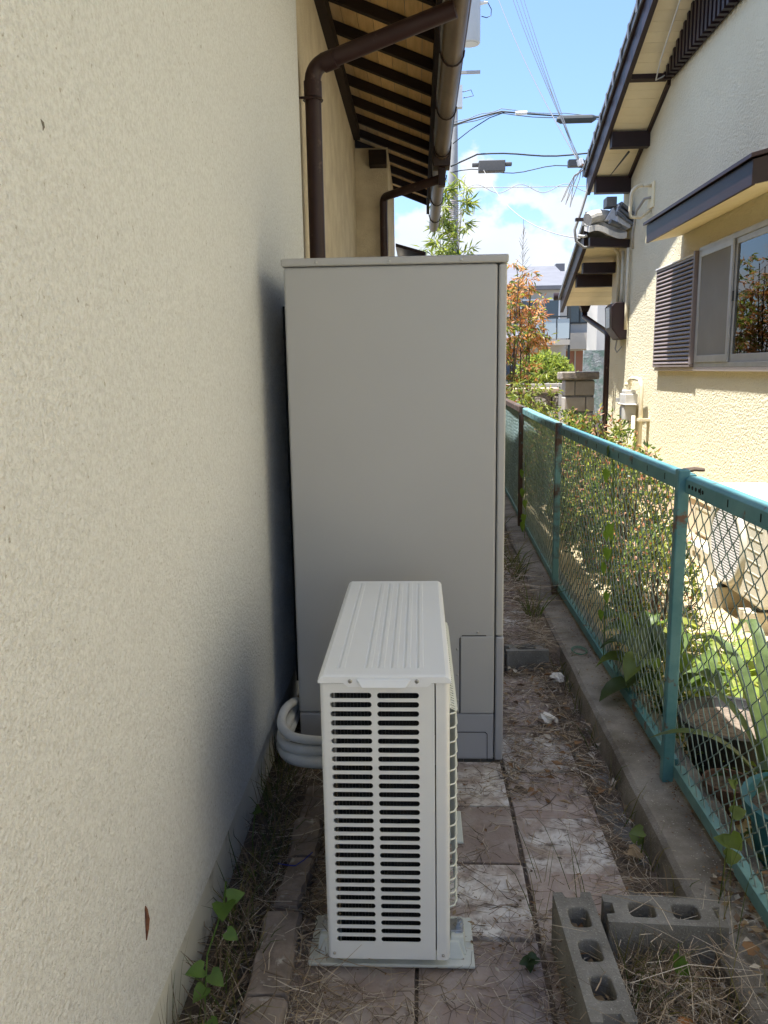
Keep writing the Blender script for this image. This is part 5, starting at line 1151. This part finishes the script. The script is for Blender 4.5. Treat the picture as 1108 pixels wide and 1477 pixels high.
vine('wall_vine', 'small leafy stem against the concrete foundation farther along', 'vine', [(-.48, 2.02, 0), (-.485, 2.04, .1), (-.478, 2.07, .18)], [((-.478, 2.07, .175), (.3, -.5, .2), (0, -.8, .6), .036), ((-.484, 2.0, .02), (.4, -.5, .2), (0, -.8, .6), .03)], LG)
vine('alley_weed', 'small dark leafy weed on the paving in front of the blocks', 'weed', [(.245, 1.68, 0), (.25, 1.67, .03), (.255, 1.66, .045)], [((.25, 1.67, .03), (-.8, -.4, .15), (0, -.5, 1), .03), ((.252, 1.665, .035), (.8, -.1, .2), (0, -.5, 1), .028), ((.255, 1.66, .045), (.1, .8, .2), (0, -.5, 1), .026), ((.25, 1.67, .02), (.0, -.8, .1), (0, -.4, 1), .026)], LD)
vine('alley_weed', 'single broad leaf weed leaning on the kerb face', 'weed', [(.63, 2.12, -.01), (.635, 2.11, .06), (.632, 2.10, .10)], [((.63, 2.10, .10), (-.9, -.2, .1), (0, -.6, 1), .045), ((.635, 2.13, .04), (.1, .5, .6), (-1, -.4, .3), .03), ((.63, 2.16, .03), (-.4, .3, .4), (0, -.6, 1), .03)], LG)
vine('tall_weed', 'tall thin weed with pointed leaves in front of the bottom fence rail', 'weed', [(.735, 1.80, .10), (.742, 1.80, .2), (.757, 1.81, .32), (.765, 1.82, .42)], [((.75, 1.80, .28), (.35, -.3, -.5), (-.3, -.9, .3), .05), ((.75, 1.8, .26), (-.7, 0, .3), (0, -.7, .8), .042), ((.757, 1.81, .33), (.8, .1, .2), (0, -.7, .8), .042), ((.745, 1.8, .22), (.8, 0, .1), (0, -.7, .8), .045), ((.763, 1.82, .40), (-.5, -.1, .5), (0, -.8, .5), .026)], LG, .0016)
vine('tall_weed', 'thin weed with hanging leaves at the right edge by the teal rail', 'weed', [(.79, 1.55, .10), (.80, 1.58, .2), (.815, 1.62, .31), (.82, 1.65, .36)], [((.80, 1.6, .27), (-.1, -.3, -.8), (-.5, -.8, .2), .05), ((.81, 1.6, .30), (.4, -.3, -.7), (-.5, -.8, .2), .045), ((.80, 1.57, .2), (0, -.3, -.8), (-.5, -.8, .2), .042), ((.80, 1.62, .33), (-.6, 0, .2), (0, -.8, .5), .04)], LH, .0015)
vine('block_weed', 'thin stem with two drooping leaves beside the crosswise block', 'weed', [(.565, 1.55, .02), (.56, 1.56, .10), (.555, 1.56, .17)], [((.56, 1.56, .14), (-.3, -.2, -.6), (0, -.9, .2), .032), ((.56, 1.56, .12), (.5, -.2, -.6), (0, -.9, .2), .04)], LH, .0014)

# ------------------------------------------------------------------ dry straw, leaf litter, grass
def strawheap(name, n, region, ln, r, mats, lift, flat=.25, dens=None):
    mb = MB()
    k = 0
    while k < n:
        x = U(region[0], region[1]); y = U(region[2], region[3])
        if dens and random.random() > dens(x, y): continue
        gz = .010 + (.09 if y > 3.64 and .28 < x < .62 else 0)
        a = U(0, 6.28); l_ = U(*ln); z = gz + abs(random.gauss(0, 1)) * lift * (dens(x, y) if dens else 1)
        d = Vector((math.cos(a), math.sin(a), U(-.5, .6) * flat)); cv = Vector((-d.y, d.x, U(-.4, .6))) * U(-.35, .35) * l_
        p = Vector((x, y, z)); pts = [p, p + d * l_ * .5 + cv * .6, p + d * l_ + cv * .2]
        for q in pts: q.z = max(q.z, gz - .004)
        if max(q.x for q in pts) > .66 and z < .1: k += 1; continue
        mb.tube(pts, [r * U(.6, 1.2)] * 2 + [r * .4], 3, random.randrange(len(mats)), cap=False); k += 1
    return struct(mb.build(name, mats), 'stuff')
def dn(x, y):
    q = .12 + .55 * max(0, mnoise.noise(Vector((x * 4, y * 3, 2))) + .1)
    if x < -.24: q += .30
    if x > .27 and y > 2.35: q += .12
    if y > 2.9: q += .12
    if x > .52: q += .4
    if x > .25 and y < 1.9: q += .25
    if x > .40 and y < 1.68: q += .65
    if .04 < x < .3 and 1.66 < y < 1.95: q += .35
    if -.24 < x < .24 and y < 1.62: q -= .05
    return max(.02, min(1, q))
strawheap('dry_grass_litter', 9500, (-.52, .65, 1.15, 4.2), (.012, .11), .0009, m_straw, .010, dens=dn)
strawheap('dry_grass_litter', 1700, (.26, .68, 2.4, 5.2), (.03, .17), .0011, m_straw, .018, dens=dn)
strawheap('dry_grass_litter', 1500, (.26, .70, 4.2, 8.5), (.08, .25), .0018, m_straw, .03)
strawheap('dry_grass_litter', 4200, (.42, .72, 1.2, 1.66), (.03, .20), .00095, m_straw, .042, .7)
strawheap('dry_grass_litter', 110, (.36, .75, 1.4, 1.8), (.1, .26), .0008, [m_straw[0], m_straw[2]], .09, .6)
strawheap('dry_grass_litter', 260, (.325, .405, 1.4, 1.72), (.03, .07), .0013, [m_straw[0], m_straw[2], m_straw[1]], .05, .3)
strawheap('dry_grass_litter', 700, (-.5, -.2, 1.2, 2.5), (.06, .2), .0012, m_straw, .022, .6)
def litter(name, n, region, size, mats, lift, z0=.012, dens=None):
    mb = MB()
    for k in range(n):
        x = U(region[0], region[1]); y = U(region[2], region[3]); z = z0 + U(0, 1) * lift
        if dens and random.random() > dens(x, y): continue
        a = U(0, 6.28); d = Vector((math.cos(a), math.sin(a), U(-.3, .3))); nr = Vector((U(-.5, .5), U(-.5, .5), 1))
        mb.leaf(Vector((x, y, z)), d, nr, U(*size), U(*size) * .45, random.randrange(len(mats)), U(-.3, .5))
    return struct(mb.build(name, mats), 'stuff')
litter('leaf_litter', 4200, (-.52, .66, 1.15, 4.3), (.006, .022), m_dry, .012, dens=dn)
litter('leaf_litter', 500, (.28, .66, 2.4, 5.5), (.02, .05), m_dry, .03)
litter('leaf_litter', 700, (.42, .72, 1.2, 1.66), (.015, .045), m_dry, .045)
litter('leaf_litter', 900, (.9, 1.6, 1.6, 5.5), (.02, .05), m_dry + [LG], .03, .02)
litter('leaf_litter', 500, (.68, .9, 1.2, 6.5), (.004, .016), m_dry, .006, .105)
litter('leaf_litter', 900, (.76, .84, 1.2, 5.0), (.004, .014), m_dry[:1] + m_dry[3:], .006, .104)
litter('leaf_litter', 160, (.335, .395, 1.36, 1.72), (.012, .04), m_dry, .04, .08)
litter('leaf_litter', 120, (.45, .68, 1.665, 1.73), (.012, .04), m_dry, .03, .08)
strawheap('dry_grass_litter', 500, (-.30, .28, 1.2, 1.62), (.015, .1), .0009, m_straw, .004)
litter('leaf_litter', 220, (.72, .9, 1.2, 1.9), (.018, .045), [m_dry[1], m_dry[2], m_dry[3], m_dry[3], m_dry[0]], .03, .105)
def grass(name, n, spots, ln, wd, mats, lean=.5):
    mb = MB()
    for (x, y, r_, z0) in spots:
        for k in range(n):
            a = U(0, 6.28); q = r_ * U(0, 1) ** .6; p = Vector((x + q * math.cos(a), y + q * math.sin(a), z0)); l_ = U(*ln); b_ = U(0, 6.28); lx = U(.05, lean)
            d = Vector((math.cos(b_) * lx, math.sin(b_) * lx, 1)).normalized(); pts = [p, p + d * l_ * .4, p + d * l_ * .75 + Vector((math.cos(b_), math.sin(b_), 0)) * l_ * .1 * lx, p + d * l_ + Vector((math.cos(b_) * .4, math.sin(b_) * .4, -.15)) * l_ * lx]
            pts = [Vector((max(t_.x, -.535) if x < 0 else t_.x, t_.y, t_.z)) for t_ in pts]
            mb.blade(pts, [wd, wd * .9, wd * .6, wd * .1], Vector((math.sin(b_), -math.cos(b_), .2)), random.randrange(len(mats)))
    return struct(mb.build(name, mats), 'stuff')
LGr = leafmat('grass_green', (.085, .12, .03), .2); LGy = leafmat('grass_yellow', (.22, .20, .07), .2)
sp = [(-.475 + U(-.02, .05), 1.25 + i * .085, .045, -.005) for i in range(17)]
grass('wild_grass', 30, sp, (.05, .20), .0035, [LGr, LGr, LGy, m_straw[3], m_straw[1], m_straw[3]], .7)
grass('wild_grass', 44, [(.45, 1.60, .035, 0), (.48, 1.55, .04, 0), (.44, 1.50, .03, 0), (.55, 1.58, .05, 0), (.60, 1.45, .06, 0)], (.06, .19), .0032, [LGr, LGy, LGy, m_straw[0]], .75)
grass('wild_grass', 9, [(.645, y_, .03, .0) for y_ in (1.9, 2.05, 2.3, 2.5, 2.8, 3.1, 3.3, 3.5, 3.8, 4.2, 4.6, 5.0)], (.05, .16), .0035, [LGr, LGy, m_straw[0]], .6)
grass('wild_grass', 30, [(.60, 4.9, .05, .07), (.62, 5.2, .05, .07), (.6, 4.1, .04, .07), (.58, 5.8, .06, .05), (.6, 6.6, .1, .05), (.55, 7.6, .12, .05)], (.1, .26), .005, [LGr, LGy, LG], .8)
grass('wild_grass', 4, [(.34, 2.0, .03, 0), (.42, 1.93, .04, 0), (.30, 1.86, .02, 0), (.70, 1.62, .04, .1), (.73, 1.75, .03, .1), (.68, 1.5, .05, .05), (.72, 1.45, .05, .08)], (.08, .26), .0022, [LGr, LGy], .45)
grass('wild_grass', 12, [(1.0 + U(0, .7), 2.6 + U(0, 2.2), .08, .02) for _ in range(22)], (.04, .12), .005, [LGr, LL, LGy], .8)
litter('ground_cover', 1500, (1.0, 1.75, 2.9, 4.0), (.02, .055), [LL, LY, LG, LL], .05, .02, lambda x, y: max(0, min(1, .5 + 1.6 * mnoise.noise(Vector((x * 3, y * 3, 5))))))
litter('ground_cover', 1100, (.90, 1.3, 1.7, 3.4), (.02, .06), [LD, LG, LD], .12, .02)

# ------------------------------------------------------------------ scraps
def crumple(lb, c, r_):
    mb = MB(); V = []
    for a in range(6):
        for q in range(8):
            th = math.pi * a / 5; ph_ = 2 * math.pi * q / 8; d = Vector((math.sin(th) * math.cos(ph_), math.sin(th) * math.sin(ph_), math.cos(th))); rr = r_ * (1 + .7 * mnoise.noise(d * 2.7 + Vector(c) * 9)); V.append((c[0] + d.x * rr, c[1] + d.y * rr, c[2] + d.z * rr * .55))
    mb.add(V, [(a * 8 + q, (a + 1) * 8 + q, (a + 1) * 8 + (q + 1) % 8, a * 8 + (q + 1) % 8) for a in range(5) for q in range(8)]); tag(mb.build('paper_scrap', m_paper), lb, 'litter', 'crumpled white scraps on the alley floor')
crumple('crumpled white scrap against the kerb beside the half buried block', (.615, 3.42, .03), .035)
crumple('crumpled white scrap lying in the straw midway to the kerb', (.50, 3.0, .03), .032)
b = MB()
for k in range(3): b.tube([(.735 + (.03 + k * .003) * math.cos(i * math.pi / 8), 3.55 + (.045 + k * .004) * math.sin(i * math.pi / 8), .108 + k * .003) for i in range(17)], .0014, 4)
tag(b.build('wire_coil', m_green), 'small coil of green wire lying on the kerb top', 'wire')
b = MB(); b.tube([(-.405, 2.0, .052), (-.38, 1.985, .058), (-.355, 1.985, .056), (-.335, 2.01, .056), (-.315, 2.05, .055)], .0016, 5); tag(b.build('blue_string', m_blue), 'short blue string lying across an edging stone', 'string')
def dleaf(lb, p, d, s_, mt):
    mb = MB(); heart(mb, Vector(p), Vector(d), Vector((.1, -.3, 1)), s_); o = mb.build('fallen_leaf', mt, smooth=True); tag(o, lb, 'leaf', 'fallen leaves on the dry grass')
dleaf('bright orange brown fallen leaf on the dry grass in front of the crosswise block', (.53, 1.44, .07), (.8, .2, .1), .04, M('leaf_fallen', (.33, .13, .03), .7))
dleaf('dark red brown fallen leaf beside the kerb at the lower right', (.72, 1.60, .125), (.8, .2, .1), .034, m_dry[0])
dleaf('pale curled fallen leaf on the paving by the kerb', (.60, 2.13, .02), (.5, -.5, .1), .05, m_dry[1])
dleaf('grey curled fallen leaf in the far hole of the crosswise block', (.535, 1.70, .10), (-.9, -.1, .1), .045, m_dry[1])
